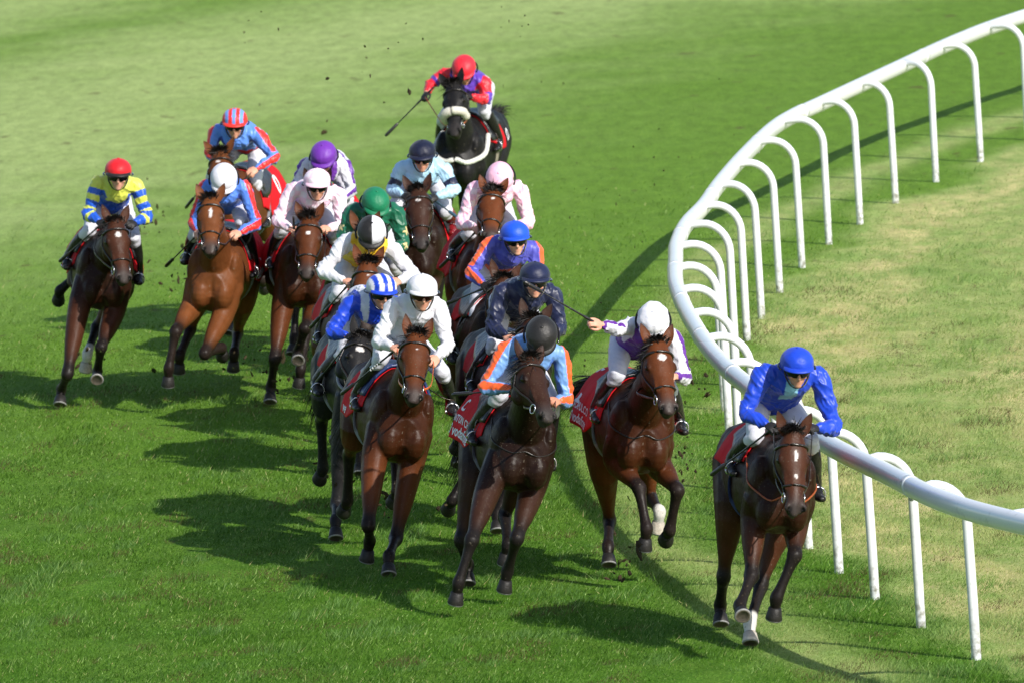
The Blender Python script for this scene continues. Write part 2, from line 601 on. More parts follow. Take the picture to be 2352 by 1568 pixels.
def build_grass(n=700000):
    """Short blades over the stretch of turf that the photograph shows."""
    u = RNG.random(n) * 2552 - 100
    v = RNG.random(n) ** .85 * 1800 - 120
    d = np.stack([(u - 1176) / FPX, -(v - 784) / FPX, -np.ones(n)], 1) @ CAM_ROT.T
    t = -CAM_H / d[:, 2]
    X, Y = d[:, 0] * t, d[:, 1] * t
    keep = (Y < 112) & (Y > 60)
    keep &= RNG.random(n) < 1 - sstep(80, 110, Y)
    X, Y = X[keep], Y[keep]
    n = len(X)
    tuft = vnoise(X, Y, .35, 21)
    tuft2 = vnoise(X, Y, 1.1, 22)
    h = (.016 + .018 * RNG.random(n)) * (.55 + .9 * tuft ** 1.5) * (.8 + .5 * tuft2)
    h *= 1 + 1.3 * (RNG.random(n) < .02) + .8 * sstep(.60, .85, vnoise(X, Y * .5, .30, 33))
    w = (.0022 + .0020 * RNG.random(n)) * (Y / 75)
    a = RNG.random(n) * 2 * np.pi
    ln = h * (.35 + 1.0 * RNG.random(n))
    la = RNG.normal(-.5, 1.3, n)
    base = np.stack([X, Y, np.full(n, -.006)], 1)
    side = np.stack([np.cos(a), np.sin(a) * .5, np.zeros(n)], 1) * w[:, None]
    tip = base + np.stack([np.cos(la) * ln, np.sin(la) * ln, h], 1)
    V = np.stack([base - side, base + side, tip], 1).reshape(-1, 3)
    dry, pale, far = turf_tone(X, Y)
    g0, g1 = V3(.029, .093, .006), V3(.125, .262, .030)
    k = np.clip(RNG.normal(.42, .26, n) + (tuft2 - .5) * .35, 0, 1)[:, None]
    C = g0 * (1 - k) + g1 * k
    C = C * (1 - far[:, None] * .75) + (V3(.080, .170, .014) * (1 - k) + V3(.17, .30, .036) * k) * far[:, None] * .75
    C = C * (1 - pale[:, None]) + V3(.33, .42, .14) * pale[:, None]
    C *= (.72 + .34 * vnoise(X, Y * .35, .22, 24) + .28 * vnoise(X, Y * .3, .8, 25))[:, None]
    di = (.85 * np.clip(dry / .3, 0, 1))[:, None]
    C = C * (1 - di) + (V3(.15, .25, .045) * (1 - k) + V3(.29, .42, .12) * k) * di
    dd = (dry * RNG.random(n) ** .5 * np.clip(1.9 * vnoise(X, Y * .4, .35, 27) - .3, .1, 1))[:, None]
    C = C * (1 - dd) + (V3(.42, .42, .16) * (1 - k) + V3(.70, .62, .32) * k) * dd
    tp = (sstep(.60, .80, vnoise(X, Y * .5, .30, 33)) * (RNG.random(n) < .55) * .75)[:, None]
    C = C * (1 - tp) + (V3(.085, .20, .035) * (1 - k) + V3(.22, .36, .12) * k) * tp
    sc = (sstep(.70, .80, vnoise(X, Y * .6, .33, 34)) * (RNG.random(n) < .5) * (Y < 95))[:, None]
    C = C * (1 - sc) + V3(.11, .085, .035) * sc
    straw = RNG.random(n) < .014
    C[straw] = V3(.50, .45, .20)
    bright = RNG.random(n) < .05
    C[bright] = V3(.34, .48, .15)
    me = bpy.data.meshes.new('grass')
    me.vertices.add(3 * n)
    me.vertices.foreach_set('co', V.astype(np.float32).ravel())
    me.loops.add(3 * n)
    me.loops.foreach_set('vertex_index', np.arange(3 * n, dtype=np.int32))
    me.polygons.add(n)
    me.polygons.foreach_set('loop_start', np.arange(0, 3 * n, 3, dtype=np.int32))
    me.update(calc_edges=True)
    set_col(me, np.repeat(C, 3, 0))
    m, N, L, p = base_mat('grass_blade')
    at = N.new('ShaderNodeAttribute')
    at.attribute_name = 'Col'
    L.new(at.outputs['Color'], p.inputs['Base Color'])
    p.inputs['Roughness'].default_value = .45
    p.inputs['Specular IOR Level'].default_value = .16
    tr = N.new('ShaderNodeBsdfTranslucent')
    L.new(at.outputs['Color'], tr.inputs['Color'])
    mx = N.new('ShaderNodeMixShader')
    mx.inputs[0].default_value = .35
    L.new(p.outputs[0], mx.inputs[1])
    L.new(tr.outputs[0], mx.inputs[2])
    L.new(mx.outputs[0], N['Material Output'].inputs['Surface'])
    me.materials.append(m)
    o = bpy.data.objects.new('grass', me)
    COL.objects.link(o)
    tag(o, 'short green racecourse grass growing over the whole track', 'grass')
    o['kind'] = 'stuff'

# ------------------------------------------------------------------ running rail
def build_rail():
    root = empty('running_rail', Matrix.Identity(4), 'white plastic running rail on curved posts bending round the turf track', 'running rail')
    m, N, L, p = base_mat('white_rail_plastic')
    tc = N.new('ShaderNodeTexCoord')
    sx = N.new('ShaderNodeSeparateXYZ')
    L.new(tc.outputs['Object'], sx.inputs[0])
    nz = N.new('ShaderNodeTexNoise')
    nz.inputs['Scale'].default_value = 22
    nz.inputs['Detail'].default_value = 7
    L.new(tc.outputs['Object'], nz.inputs['Vector'])
    hr = N.new('ShaderNodeMapRange')
    hr.inputs['From Min'].default_value = .42
    hr.inputs['From Max'].default_value = .0
    L.new(sx.outputs[2], hr.inputs['Value'])
    nr = N.new('ShaderNodeMapRange')
    nr.inputs['From Min'].default_value = .42
    nr.inputs['From Max'].default_value = .66
    L.new(nz.outputs['Fac'], nr.inputs['Value'])
    mu = N.new('ShaderNodeMath')
    mu.operation = 'MULTIPLY'
    L.new(hr.outputs[0], mu.inputs[0])
    L.new(nr.outputs[0], mu.inputs[1])
    n3 = N.new('ShaderNodeTexNoise')
    n3.inputs['Scale'].default_value = 7
    n3.inputs['Detail'].default_value = 8
    n3.inputs['Roughness'].default_value = .75
    L.new(tc.outputs['Object'], n3.inputs['Vector'])
    sr = N.new('ShaderNodeMapRange')
    sr.inputs['From Min'].default_value = .56
    sr.inputs['From Max'].default_value = .72
    sr.inputs['To Max'].default_value = .38
    L.new(n3.outputs['Fac'], sr.inputs['Value'])
    ad = N.new('ShaderNodeMath')
    ad.operation = 'MAXIMUM'
    L.new(mu.outputs[0], ad.inputs[0])
    L.new(sr.outputs[0], ad.inputs[1])
    mu = ad
    mx = N.new('ShaderNodeMix')
    mx.data_type = 'RGBA'
    mx.inputs[6].default_value = (.74, .755, .785, 1)
    mx.inputs[7].default_value = (.16, .15, .11, 1)
    L.new(mu.outputs[0], mx.inputs[0])
    L.new(mx.outputs[2], p.inputs['Base Color'])
    p.inputs['Roughness'].default_value = .28
    p.inputs['Coat Weight'].default_value = .3
    p.inputs['Coat Roughness'].default_value = .08
    # the rail itself: an oval tube with an open lip below
    P, _ = smooth_curve(RAILPATH, None, 10)
    th = np.linspace(0, 2 * np.pi, 22, endpoint=False)
    T = np.gradient(P, axis=0)
    T /= np.linalg.norm(T, axis=1)[:, None]
    rings = []
    for q, t in zip(P, T):
        s = np.cross(t, V3(0, 0, 1))
        z = np.sin(th) * .072
        z = np.where(z < -.02, z * 1.25, z)
        rings.append(q + np.outer(np.cos(th) * .070, s) + np.outer(z, V3(0, 0, 1)))
    mb = MB()
    mb.rings(rings)
    rail = obj('rail', mb, m, root)
    mg, _, _, pg = base_mat('grey_joint')
    pg.inputs['Base Color'].default_value = (.35, .36, .38, 1)
    for i in range(3, len(RAILPATH) - 1, 2):
        k = i * 10 - 5
        q, t = P[k], T[k]
        s = np.cross(t, V3(0, 0, 1))
        mb = MB()
        mb.rings([q + t * dt + np.outer(np.cos(th) * .0720, s) + np.outer(np.where(np.sin(th) < -.26, np.sin(th) * 1.25, np.sin(th)) * .0740, V3(0, 0, 1)) for dt in (-.05, .05)])
        obj('rail_joint', mb, m, rail)
        mb = MB()
        mb.ell(q + V3(0, 0, -.10), (.02, .03, .018))
        obj('joint_clip', mb, mg, rail)
    for i, (b, nn) in enumerate(zip(POSTS, PNORM)):
        o3 = V3(b[0], b[1], 0)
        qn = P[np.argmin(np.hypot(P[:, 0] - b[0] - nn[0] * .2, P[:, 1] - b[1] - nn[1] * .2))]
        d = V3(qn[0] - b[0], qn[1] - b[1], 0)
        reach = float(np.linalg.norm(d))
        if not .28 < reach < .95 or i < 2 or i > len(POSTS) - 4:
            d = V3(nn[0], nn[1], 0)
            o3 = V3(qn[0], qn[1], 0) - d * .43
            reach = .43
        d = nrm(d)
        jit = RNG.normal(0, .006, 2)
        pts = [o3 + V3(0, 0, -.15), o3 + V3(jit[0] * .3, 0, .4), o3 + V3(jit[0], jit[1], 1.0)]
        for a in np.linspace(0, 90, 9):
            a = math.radians(a)
            pts.append(o3 + V3(jit[0], jit[1], 0) + d * (.25 * (1 - math.cos(a))) + V3(0, 0, 1.035 + .27 * math.sin(a)))
        pts.append(o3 + d * (reach - .035) + V3(0, 0, 1.297))
        mb = MB()
        mb.tube(pts, .037, seg=14, ref=(0.2, 1, .1))
        obj('post', mb, m, root)
    return root

# ------------------------------------------------------------------ horses
TORSO = np.array([  # y, top, bottom, half width
    [-1.13, 1.34, 1.08, .08], [-1.08, 1.43, 1.00, .16], [-.95, 1.53, .95, .235], [-.75, 1.595, .93, .272], [-.5, 1.585, .93, .268],
    [-.25, 1.545, .90, .280], [0, 1.560, .865, .280], [.12, 1.605, .85, .262], [.28, 1.575, .85, .245], [.42, 1.47, .88, .228],
    [.53, 1.34, .94, .190], [.60, 1.24, 1.02, .11]])

def torso_axis(y):
    return .5 * (np.interp(y, TORSO[:, 0], TORSO[:, 1]) + np.interp(y, TORSO[:, 0], TORSO[:, 2]))

HEADPROF = np.array([  # s, half width, half depth
    [-.04, .045, .05], [.02, .068, .082], [.12, .090, .115], [.22, .104, .132], [.32, .108, .138], [.42, .096, .128], [.52, .078, .104],
    [.62, .064, .084], [.72, .057, .071], [.82, .058, .064], [.90, .062, .060], [.96, .058, .052], [1.01, .044, .038], [1.03, .022, .02]])
HEADPROF[:, 1] *= 1.16
HEADPROF[:, 2] *= 1.10
TORSO[:, 3] *= 1.06

def leg_solve(root, T, l1, l2, pole):
    """Two-bone joint between root and target T, bending towards pole."""
    d = T - root
    L = np.linalg.norm(d)
    u = d / L
    s = 1.0
    if L > (l1 + l2) * .995:
        s = L / ((l1 + l2) * .995)
    a, b = l1 * s, l2 * s
    x = (a * a - b * b + L * L) / (2 * L)
    h = math.sqrt(max(a * a - x * x, 0))
    p = pole - u * (pole @ u)
    return root + u * x + nrm(p) * h

BAY = dict(bay=V3(.080, .026, .009), dark=V3(.040, .0135, .0065), brown=V3(.026, .0105, .0062), bright=V3(.118, .038, .0115), red=V3(.086, .0245, .0075),
           black=V3(.0085, .008, .0085))

class Horse:
    def __init__(self, s):
        self.s = s
        h = math.radians(s['head'])
        lean = math.radians(s.get('lean', 9))
        R = np.array(Matrix.Rotation(math.pi + h, 3, 'Z') @ Matrix.Rotation(-lean, 3, 'Y'))
        def place(hz):
            hl = V3(s.get('hx', 0), .42, hz)
            w = R @ hl
            org = pix_ground(*s['helmet'], z=w[2]) - w
            org[2] = 0
            self.R, self.o = R, org
            return hl
        if 'anchor' in s:                       # the hoof on the ground fixes how high the rider sits
            k, y = s['anchor']
            lo, hi = 1.9, 2.7
            for _ in range(30):
                m = (lo + hi) / 2
                place(m)
                lo, hi = (m, hi) if self.ground_local(s[k][0], .02)[1] > y else (lo, m)
            hl = place(m)
        else:
            hl = place(s.get('hz', 2.24))
        org = self.o
        M = Matrix(np.r_[np.c_[R, org], [[0, 0, 0, 1]]].tolist())
        self.M = M
        self.helm_top = hl

    def local(self, p):
        return self.R.T @ (np.asarray(p, float) - self.o)

    def on_plane(self, px, y):
        """Local point where the view through px meets the plane at this distance along the horse."""
        o, d = pix_ray(*px)
        o, d = self.R.T @ (o - self.o), self.R.T @ d
        return o + d * ((y - o[1]) / d[1])

    def on_sphere(self, px, c, r):
        o, d = pix_ray(*px)
        o, d = self.R.T @ (o - self.o), nrm(self.R.T @ d)
        b = d @ (o - c)
        q = b * b - ((o - c) @ (o - c) - r * r)
        if q < 0:
            p = o - d * b
            return p, np.linalg.norm(p - c)
        return o + d * (-b - math.sqrt(q)), r

    def at_range(self, px, y, c, r):
        """Point seen at px, at distance r from c, on the side nearest to y along the horse."""
        o, d = pix_ray(*px)
        o, d = self.R.T @ (o - self.o), nrm(self.R.T @ d)
        b = d @ (o - c)
        q = b * b - ((o - c) @ (o - c) - r * r)
        if q < 0:
            p = o - d * b
            return c + nrm(p - c) * r
        a1, a2 = o + d * (-b - math.sqrt(q)), o + d * (-b + math.sqrt(q))
        return a1 if abs(a1[1] - y) < abs(a2[1] - y) else a2

    def ground_local(self, px, z=.0):
        return self.local(pix_ground(px[0], px[1], z))

    # ---- pose
    def solve(self):
        s = self.s
        self.poll = self.on_plane(s['poll'], s.get('py', .92))
        nose, L = self.on_sphere(s['nose'], self.poll, .63)
        self.hl = L
        self.hd = nrm(nose - self.poll)
        dors = V3(0, 1, .35)
        dors = nrm(dors - self.hd * (dors @ self.hd))
        if abs(self.hd[1]) > .95:
            dors = nrm(V3(0, 0, 1) - self.hd * self.hd[2])
        a = math.radians(s.get('hroll', 0))
        side = np.cross(self.hd, dors)
        self.hn = nrm(dors * math.cos(a) + side * math.sin(a))
        self.hs = np.cross(self.hd, self.hn)      # lateral
        if self.hs[0] < 0:
            self.hs = -self.hs
        self.legs = {}
        for k in ('RF', 'LF', 'RH', 'LH'):
            sx = 1 if k[0] == 'R' else -1
            fore = k[1] == 'F'
            spec = s.get(k)
            if spec is None:
                spec = DEFAULT_LEGS[s.get('pose', 0)][k]
                T = V3(spec[0] * sx, spec[1], spec[2])
                mode, knee = spec[3], None
            else:
                mode = spec[1]
                y = spec[2]
                if mode == 'g':
                    T = self.ground_local(spec[0], .02)
                else:
                    T = self.on_plane(spec[0], y)
                knee = (spec[3], spec[4]) if len(spec) > 3 else None
            pd = {'g': V3(0, .52, -.85), 'x': V3(0, .45, -.9), 'f': V3(0, -.85, -.5), 'u': V3(0, .88, -.42), 'c': V3(0, -.98, .12), 's': V3(0, -.25, -.97)}[mode]
            if k[1] == 'H' and mode == 'f':
                pd = V3(0, -.8, -.6)
            pd = nrm(pd)
            fet = T - pd * .175
            if knee is not None:
                knee = self.at_range(knee[0], knee[1], fet, .34 if fore else .42)
            if fore:
                sh = V3(.155 * sx, .36, 1.12)
                el = V3(.165 * sx, .22 + .12 * np.clip(T[1] - .3, -.5, .7), .97)
                if knee is None:
                    knee = leg_solve(el, fet, .43, .31, V3(.0, 1, -.1))
                if np.linalg.norm(el - knee) > .50:
                    e2 = knee + nrm(el - knee) * .50
                    el = V3(e2[0], e2[1], max(e2[2], .86))
                chain = [sh, el, el * .5 + knee * .5, el * .18 + knee * .82, knee, knee * .82 + fet * .18, knee * .5 + fet * .5, knee * .16 + fet * .84, fet, fet + pd * .075, fet + pd * .11]
                ra = [.122, .106, .080, .054, .062, .046, .0375, .043, .053, .040, .050]
                rb = [.130, .126, .088, .060, .062, .052, .045, .049, .057, .043, .050]
                ki = 4
            else:
                hip = V3(.155 * sx, -.74, 1.28)
                st = V3(.185 * sx, -.50 + .18 * np.clip(T[1] + .8, -.6, .9), 1.0)
                if knee is None:
                    knee = leg_solve(st, fet, .45, .43, V3(0, -1, .15))
                if np.linalg.norm(st - knee) > .56:
                    e2 = knee + nrm(st - knee) * .56
                    st = V3(e2[0], e2[1], max(e2[2], .84))
                chain = [hip, st, st * .5 + knee * .5, st * .16 + knee * .84, knee, knee * .80 + fet * .20, knee * .5 + fet * .5, knee * .16 + fet * .84, fet, fet + pd * .075, fet + pd * .11]
                ra = [.160, .132, .084, .050, .058, .047, .040, .044, .053, .041, .050]
                rb = [.24, .168, .106, .064, .076, .058, .047, .050, .057, .046, .050]
                ki = 4
            self.legs[k] = dict(chain=np.array(chain), ra=ra, rb=rb, pd=pd, T=T, sx=sx, fore=fore, fet=fet, knee=np.array(knee), ki=ki)

    def headpt(self, s_, lat, dep):
        """Point in the head frame: s_ along (0 poll, 1 muzzle), lat sideways, dep from the face line (negative into the head)."""
        return self.poll + self.hd * (s_ * self.hl) + self.hs * lat + self.hn * dep

    def build(self, detail):
        s = self.s
        mb = MB()
        th = np.linspace(0, 2 * np.pi, 28, endpoint=False)
        ys = np.linspace(-1.13, .60, 26)
        rings = []
        for y in ys:
            t, b, w = (np.interp(y, TORSO[:, 0], TORSO[:, i]) for i in (1, 2, 3))
            zc, hh = (t + b) / 2, (t - b) / 2
            cz, sz = np.cos(th), np.sin(th)
            k = .30 * sstep(-.35, .12, y)
            x = w * np.sign(sz) * np.abs(sz) ** .85 * (1 - k * np.clip(cz, 0, 1) ** 1.4)
            z = zc + hh * np.sign(cz) * np.abs(cz) ** .95
            rings.append(np.stack([x, np.full_like(x, y), z], 1))
        mb.rings(rings)
        # muscle masses
        for sx in (1, -1):
            mb.ell((.178 * sx, .33, 1.20), (.088, .165, .27), np.array([[1, 0, 0], [0, .88, -.47], [0, .47, .88]]))
            mb.ell((.105 * sx, .51, 1.05), (.098, .13, .15))
            mb.ell((.155 * sx, .20, 1.0), (.085, .12, .17))
            mb.ell((.145 * sx, -.80, 1.27), (.135, .25, .27))
        # neck
        P, hd, hn = self.poll, self.hd, self.hn
        back = P + hd * .13 * self.hl / .6 - hn * .12
        b0, b1 = V3(0, .16, 1.30), V3(0, .36, 1.34)
        end = back + (hn * .03)
        dirn = nrm(end - b1)
        m1 = b1 + (end - b1) * .38 + V3(0, 0, .02)
        m2 = b1 + (end - b1) * .72 + V3(0, 0, .035)
        pts = [b0, b1, m1, m2, end, end + nrm(end - m2) * .03]
        mb.tube(pts, [.17, .165, .125, .095, .082, .07], [.25, .235, .185, .15, .13, .11], ref=(1, 0, 0), seg=20, n=5)
        # crest and throat
        self.neckpts = [np.array(p) for p in pts]
        # head
        th2 = np.linspace(0, 2 * np.pi, 22, endpoint=False)
        R = []
        for q in np.linspace(-.04, 1.03, 26):
            w, dp = np.interp(q, HEADPROF[:, 0], HEADPROF[:, 1]), np.interp(q, HEADPROF[:, 0], HEADPROF[:, 2])
            top = .012 * math.sin(np.clip(q / .5, 0, 1) * math.pi) - .03 * sstep(.86, 1.05, q)
            c, sn = np.cos(th2), np.sin(th2)
            lat = w * np.sign(sn) * np.abs(sn) ** .8 * (1 - .22 * np.clip(-c, 0, 1))
            dep = top - dp + dp * np.sign(c) * np.abs(c) ** .85
            R.append(P + hd * (q * self.hl) + np.outer(lat, self.hs) + np.outer(dep, hn))
        mb.rings(R)
        AX = np.array([self.hs, hd, hn])
        for sx in (1, -1):
            mb.ell(self.headpt(.33, .104 * sx, -.050), (.026, .042, .026), AX)          # brow
            mb.ell(self.headpt(.36, .064 * sx, -.215), (.05, .10, .075), AX)             # jowl
            mb.ell(self.headpt(.56, .069 * sx, -.045), (.018, .10, .014), AX)           # facial crest
            mb.ell(self.headpt(.925, .056 * sx, -.036), (.029, .042, .030), AX)         # nostril wing
        mb.ell(self.headpt(.945, 0, -.115), (.042, .05, .03), AX)                       # lower lip
        # legs
        for k, g in self.legs.items():
            mb.tube(g['chain'], g['ra'], g['rb'], ref=(1, 0, 0), seg=14, n=3)
            kn = g['knee']
            if g['fore']:
                mb.ell(kn + V3(0, .008, 0), (.058, .058, .060))
                b_ = nrm(g['fet'] - kn)
                off = nrm(V3(0, -1, 0) - b_ * (-b_[1])) * .034
                mb.tube([kn * .9 + g['fet'] * .1 + off * 1.2, kn * .5 + g['fet'] * .5 + off, g['fet'] + off * .9], [.021, .017, .022], seg=8)
            else:
                mb.ell(kn + V3(0, -.03, .02), (.044, .056, .054))
            mb.ell(g['fet'] + V3(0, -.008, 0), (.048, .054, .048))
        vox = .0125 if detail else .015
        me = remesh(mb, 'body', vox, 2, .5)
        # ears joined into the same skin
        ears = []
        for sx in (1, -1):
            e0 = self.headpt(-.01, .070 * sx, -.045)
            tilt = s.get('ear', (.35, .35))
            ax = nrm(-hd * .86 + self.hs * sx * tilt[0] + hn * s.get('earf', .30))
            lat = nrm(np.cross(ax, hn))
            fwd = nrm(np.cross(lat, ax))
            if fwd @ hn < 0:
                fwd = -fwd
            EM = MB()
            rr = []
            for q, w in ((-.15, .024), (0, .034), (.25, .043), (.5, .040), (.75, .026), (.92, .011), (1.0, .003)):
                c, sn = np.cos(th2), np.sin(th2)
                dent = np.where(c > 0, -.25 * c * w, .75 * c * w)      # hollow front
                rr.append(e0 + ax * (q * .165) + np.outer(sn * w, lat) + np.outer(dent, fwd) - np.outer(np.abs(sn) ** 3 * 0, fwd))
            EM.rings(rr)
            ears.append(EM.mesh('ear'))
        V = verts_of(me)
        self.nostrils(me, V)
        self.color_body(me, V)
        for e in ears:
            ve = verts_of(e)
            cc = np.tile(self.coat * 1.25, (len(ve), 1))
            tq = (ve - self.poll) @ (-hd)
            k = sstep(.10, .16, tq)[:, None]
            cc = cc * (1 - .7 * k) + BLACK * .7 * k
            set_col(e, cc)
        self.body_me = join_meshes('body', [me] + ears)
        bpy.data.meshes.remove(me)
        polys = [tuple(p.vertices) for p in self.body_me.polygons]
        self.bvh = BVHTree.FromPolygons([v.co.copy() for v in self.body_me.vertices], polys)
        return self.body_me

    def nostrils(self, me, V):
        nv = np.empty(len(V) * 3, np.float32)
        me.vertex_normals.foreach_get('vector', nv)
        nv = nv.reshape(-1, 3)
        for sx in (1, -1):
            c = self.headpt(.955, .054 * sx, -.022)
            q = V - c
            w = np.exp(-((q @ self.hd) / .024) ** 2 - ((q @ self.hs - .25 * sx * (q @ self.hd)) / .013) ** 2 - ((q @ self.hn) / .035) ** 2)
            V -= nv * (w * .024)[:, None]
            c = self.headpt(.335, .118 * sx, -.062)
            q = V - c
            w = np.exp(-((q @ self.hd) / .026) ** 2 - ((q @ self.hn) / .020) ** 2 - ((q @ self.hs) / .04) ** 2)
            V -= nv * (w * .010)[:, None]
        # groove between the breast muscles
        w = np.exp(-(V[:, 0] / .022) ** 2 - ((V[:, 2] - 1.06) / .12) ** 2) * (V[:, 1] > .42)
        V -= nv * (w * .022)[:, None]
        set_verts(me, V)

    def color_body(self, me, V):
        s = self.s
        coat = BAY[s['coat']].copy() * s.get('cm', 1.0)
        self.coat = coat
        n = len(V)
        C = np.tile(coat, (n, 1))
        low = sstep(1.45, .95, V[:, 2])[:, None]
        C = C * (1 + .28 * low)                                  # redder flanks and belly
        dark = (.55 * vnoise(V[:, 0] * 3 + 5, V[:, 1] * 2 + V[:, 2], .5, 31))[:, None]
        C *= 1.15 - .5 * dark
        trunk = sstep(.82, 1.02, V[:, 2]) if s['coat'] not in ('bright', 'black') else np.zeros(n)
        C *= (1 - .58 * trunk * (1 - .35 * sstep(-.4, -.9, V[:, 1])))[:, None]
        tq = (V - self.poll) @ self.hd / self.hl
        lat = (V - self.poll) @ self.hs
        dep = (V - self.poll) @ self.hn
        onhead = (tq > -.1) & (tq < 1.1) & (np.abs(lat) < .17) & (dep < .06) & (dep > -.30)
        face = onhead & (dep > -.16)
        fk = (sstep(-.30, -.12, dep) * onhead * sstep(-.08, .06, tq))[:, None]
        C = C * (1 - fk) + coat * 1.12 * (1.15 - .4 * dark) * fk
        mz = (sstep(.70, .95, tq) * onhead)[:, None]
        C = C * (1 - .88 * mz) + V3(.036, .031, .030) * .88 * mz
        nst = np.exp(-((tq - .955) / .036) ** 2 - ((np.abs(lat) - .054) / .016) ** 2) * (dep > -.075) * onhead
        C *= (1 - .93 * np.clip(nst * 1.8, 0, 1))[:, None]
        eye = np.exp(-((tq - .335) / .07) ** 2 - ((np.abs(lat) - .115) / .035) ** 2 - ((dep + .06) / .05) ** 2) * onhead
        C *= (1 - .75 * np.clip(eye * 1.3, 0, 1))[:, None]
        for st in s.get('star', []):
            # (along, across, half length, half width)
            r = ((tq - st[0]) / st[2]) ** 2 + ((lat - st[1]) / st[3]) ** 2
            r += .7 * (vnoise(lat + 3, tq + 2, .017, 77) - .5)
            k = (sstep(1.25, .75, r) * onhead * (dep > -.10))[:, None]
            C = C * (1 - k) + V3(.62, .58, .56) * k
        for k, g in self.legs.items():
            ch = g['chain']
            best = np.full(n, 9.)
            par = np.zeros(n)
            for i in range(1, len(ch) - 1):
                a, b = ch[i], ch[i + 1]
                d = b - a
                t = np.clip((V - a) @ d / (d @ d), 0, 1)
                dd = np.linalg.norm(V - a - t[:, None] * d, axis=1)
                m = dd < best
                best[m] = dd[m]
                par[m] = (i + t)[m]
            near = sstep(.13, .09, best)
            if s['coat'] != 'black':
                kk = (near * sstep(2.1 if g['fore'] else 2.5, 3.6, par) * .95)[:, None]
                C = C * (1 - kk) + V3(.0095, .0082, .008) * kk
            sock = s.get('socks', {}).get(k)
            if sock:
                kk = (near * sstep(sock + 2.4, sock + 2.7, par))[:, None]
                C = C * (1 - kk) + V3(.55, .53, .50) * kk
        if s.get('shine'):
            pass
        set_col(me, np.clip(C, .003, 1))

    # ---- surface sampling
    def surf(self, y, ang, off=.012):
        """Point on the barrel; ang in degrees from the top, positive to the right side of the horse."""
        c = Vector((0, y, torso_axis(y)))
        a = math.radians(ang)
        d = Vector((math.sin(a), 0, math.cos(a)))
        hit = self.bvh.ray_cast(c + d * .75, -d, .74)
        r = (hit[0] - c).length if hit[0] is not None else .3
        r = min(r, .36)
        return np.array(c + d * (r + off))

    def surf_head(self, s_, ang, off=.008, cdep=-.10):
        w = np.interp(s_, HEADPROF[:, 0], HEADPROF[:, 2])
        c = Vector(self.headpt(s_, 0, -w))
        a = math.radians(ang)
        d = Vector((self.hn * math.cos(a) + self.hs * math.sin(a)).tolist())
        hit = self.bvh.ray_cast(c + d * .35, -d, .35)
        r = (hit[0] - c).length if hit[0] is not None else w
        r = min(r, .17)
        return np.array(c + d * (r + off))

DEFAULT_LEGS = [
    dict(RF=(.10, .75, .10, 'x'), LF=(.10, .25, .30, 'f'), RH=(.12, -.35, .02, 'g'), LH=(.12, -1.15, .45, 'f')),
    dict(RF=(.10, .25, .30, 'c'), LF=(.10, .55, .02, 'g'), RH=(.12, -1.3, .50, 'f'), LH=(.12, -.9, .30, 'f')),
    dict(RF=(.10, .45, .02, 'g'), LF=(.10, .35, .32, 'c'), RH=(.12, -.6, .02, 'g'), LH=(.12, -.25, .10, 'x')),
]

HORSES = []

# ------------------------------------------------------------------ hair
def hair_ribbons(roots, dirs, lens, width, col, droop=.3, curl=.03, seg=5, rng=None, fall=None):
    """Locks of hair: tapering, slightly curved ribbons with a ridge."""
    mb = MB()
    rng = rng or RNG
    for r, d, l in zip(roots, dirs, lens):
        d = nrm(d)
        side = nrm(np.cross(d, rng.normal(0, 1, 3)))
        bend = rng.normal(0, curl, 3)
        w0 = width * (.6 + .8 * rng.random())
        A, B, Cc = [], [], []
        up = nrm(np.cross(side, d))
        for i in range(seg + 1):
            t = i / seg
            p = r + d * l * t + bend * t * t + (V3(0, 0, -1) if fall is None else fall) * (droop * l * t * t)
            w = w0 * (1 - t) ** .7 + .0008
            A.append(p - side * w)
            Cc.append(p + up * w * .6)
            B.append(p + side * w)
        k = seg + 1
        F = []
        for i in range(seg):
            F += [(i, i + 1, 2 * k + i + 1, 2 * k + i), (2 * k + i, 2 * k + i + 1, k + i + 1, k + i)]
        mb.add(np.array(A + B + Cc), F, col * (.6 + .9 * rng.random()))
    return mb

def text_mesh(body, size=.1, extrude=0.0):
    cu = bpy.data.curves.new('t', 'FONT')
    cu.body = body
    cu.size = size
    cu.extrude = extrude
    cu.offset = size * .022
    ob = bpy.data.objects.new('t', cu)
    COL.objects.link(ob)
    dg = bpy.context.evaluated_depsgraph_get()
    me = bpy.data.meshes.new_from_object(ob.evaluated_get(dg))
    bpy.data.objects.remove(ob)
    V = verts_of(me)
    F = [tuple(p.vertices) for p in me.polygons]
    bpy.data.meshes.remove(me)
    return V, F

def number_one(w=.12, h=.36):
    """The big figure of the number cloth: a flared 1."""
    pts = [(-.5, 0), (.5, 0), (.5, .05), (.2, .1), (.2, .9), (.42, .95), (.42, 1), (-.18, 1), (-.5, .86), (-.45, .80), (-.2, .85), (-.2, .1), (-.5, .05)]
    V = np.array([(x * w, y * h, 0) for x, y in pts])
    return V, [tuple(range(len(pts)))]

class Tack:
    pass

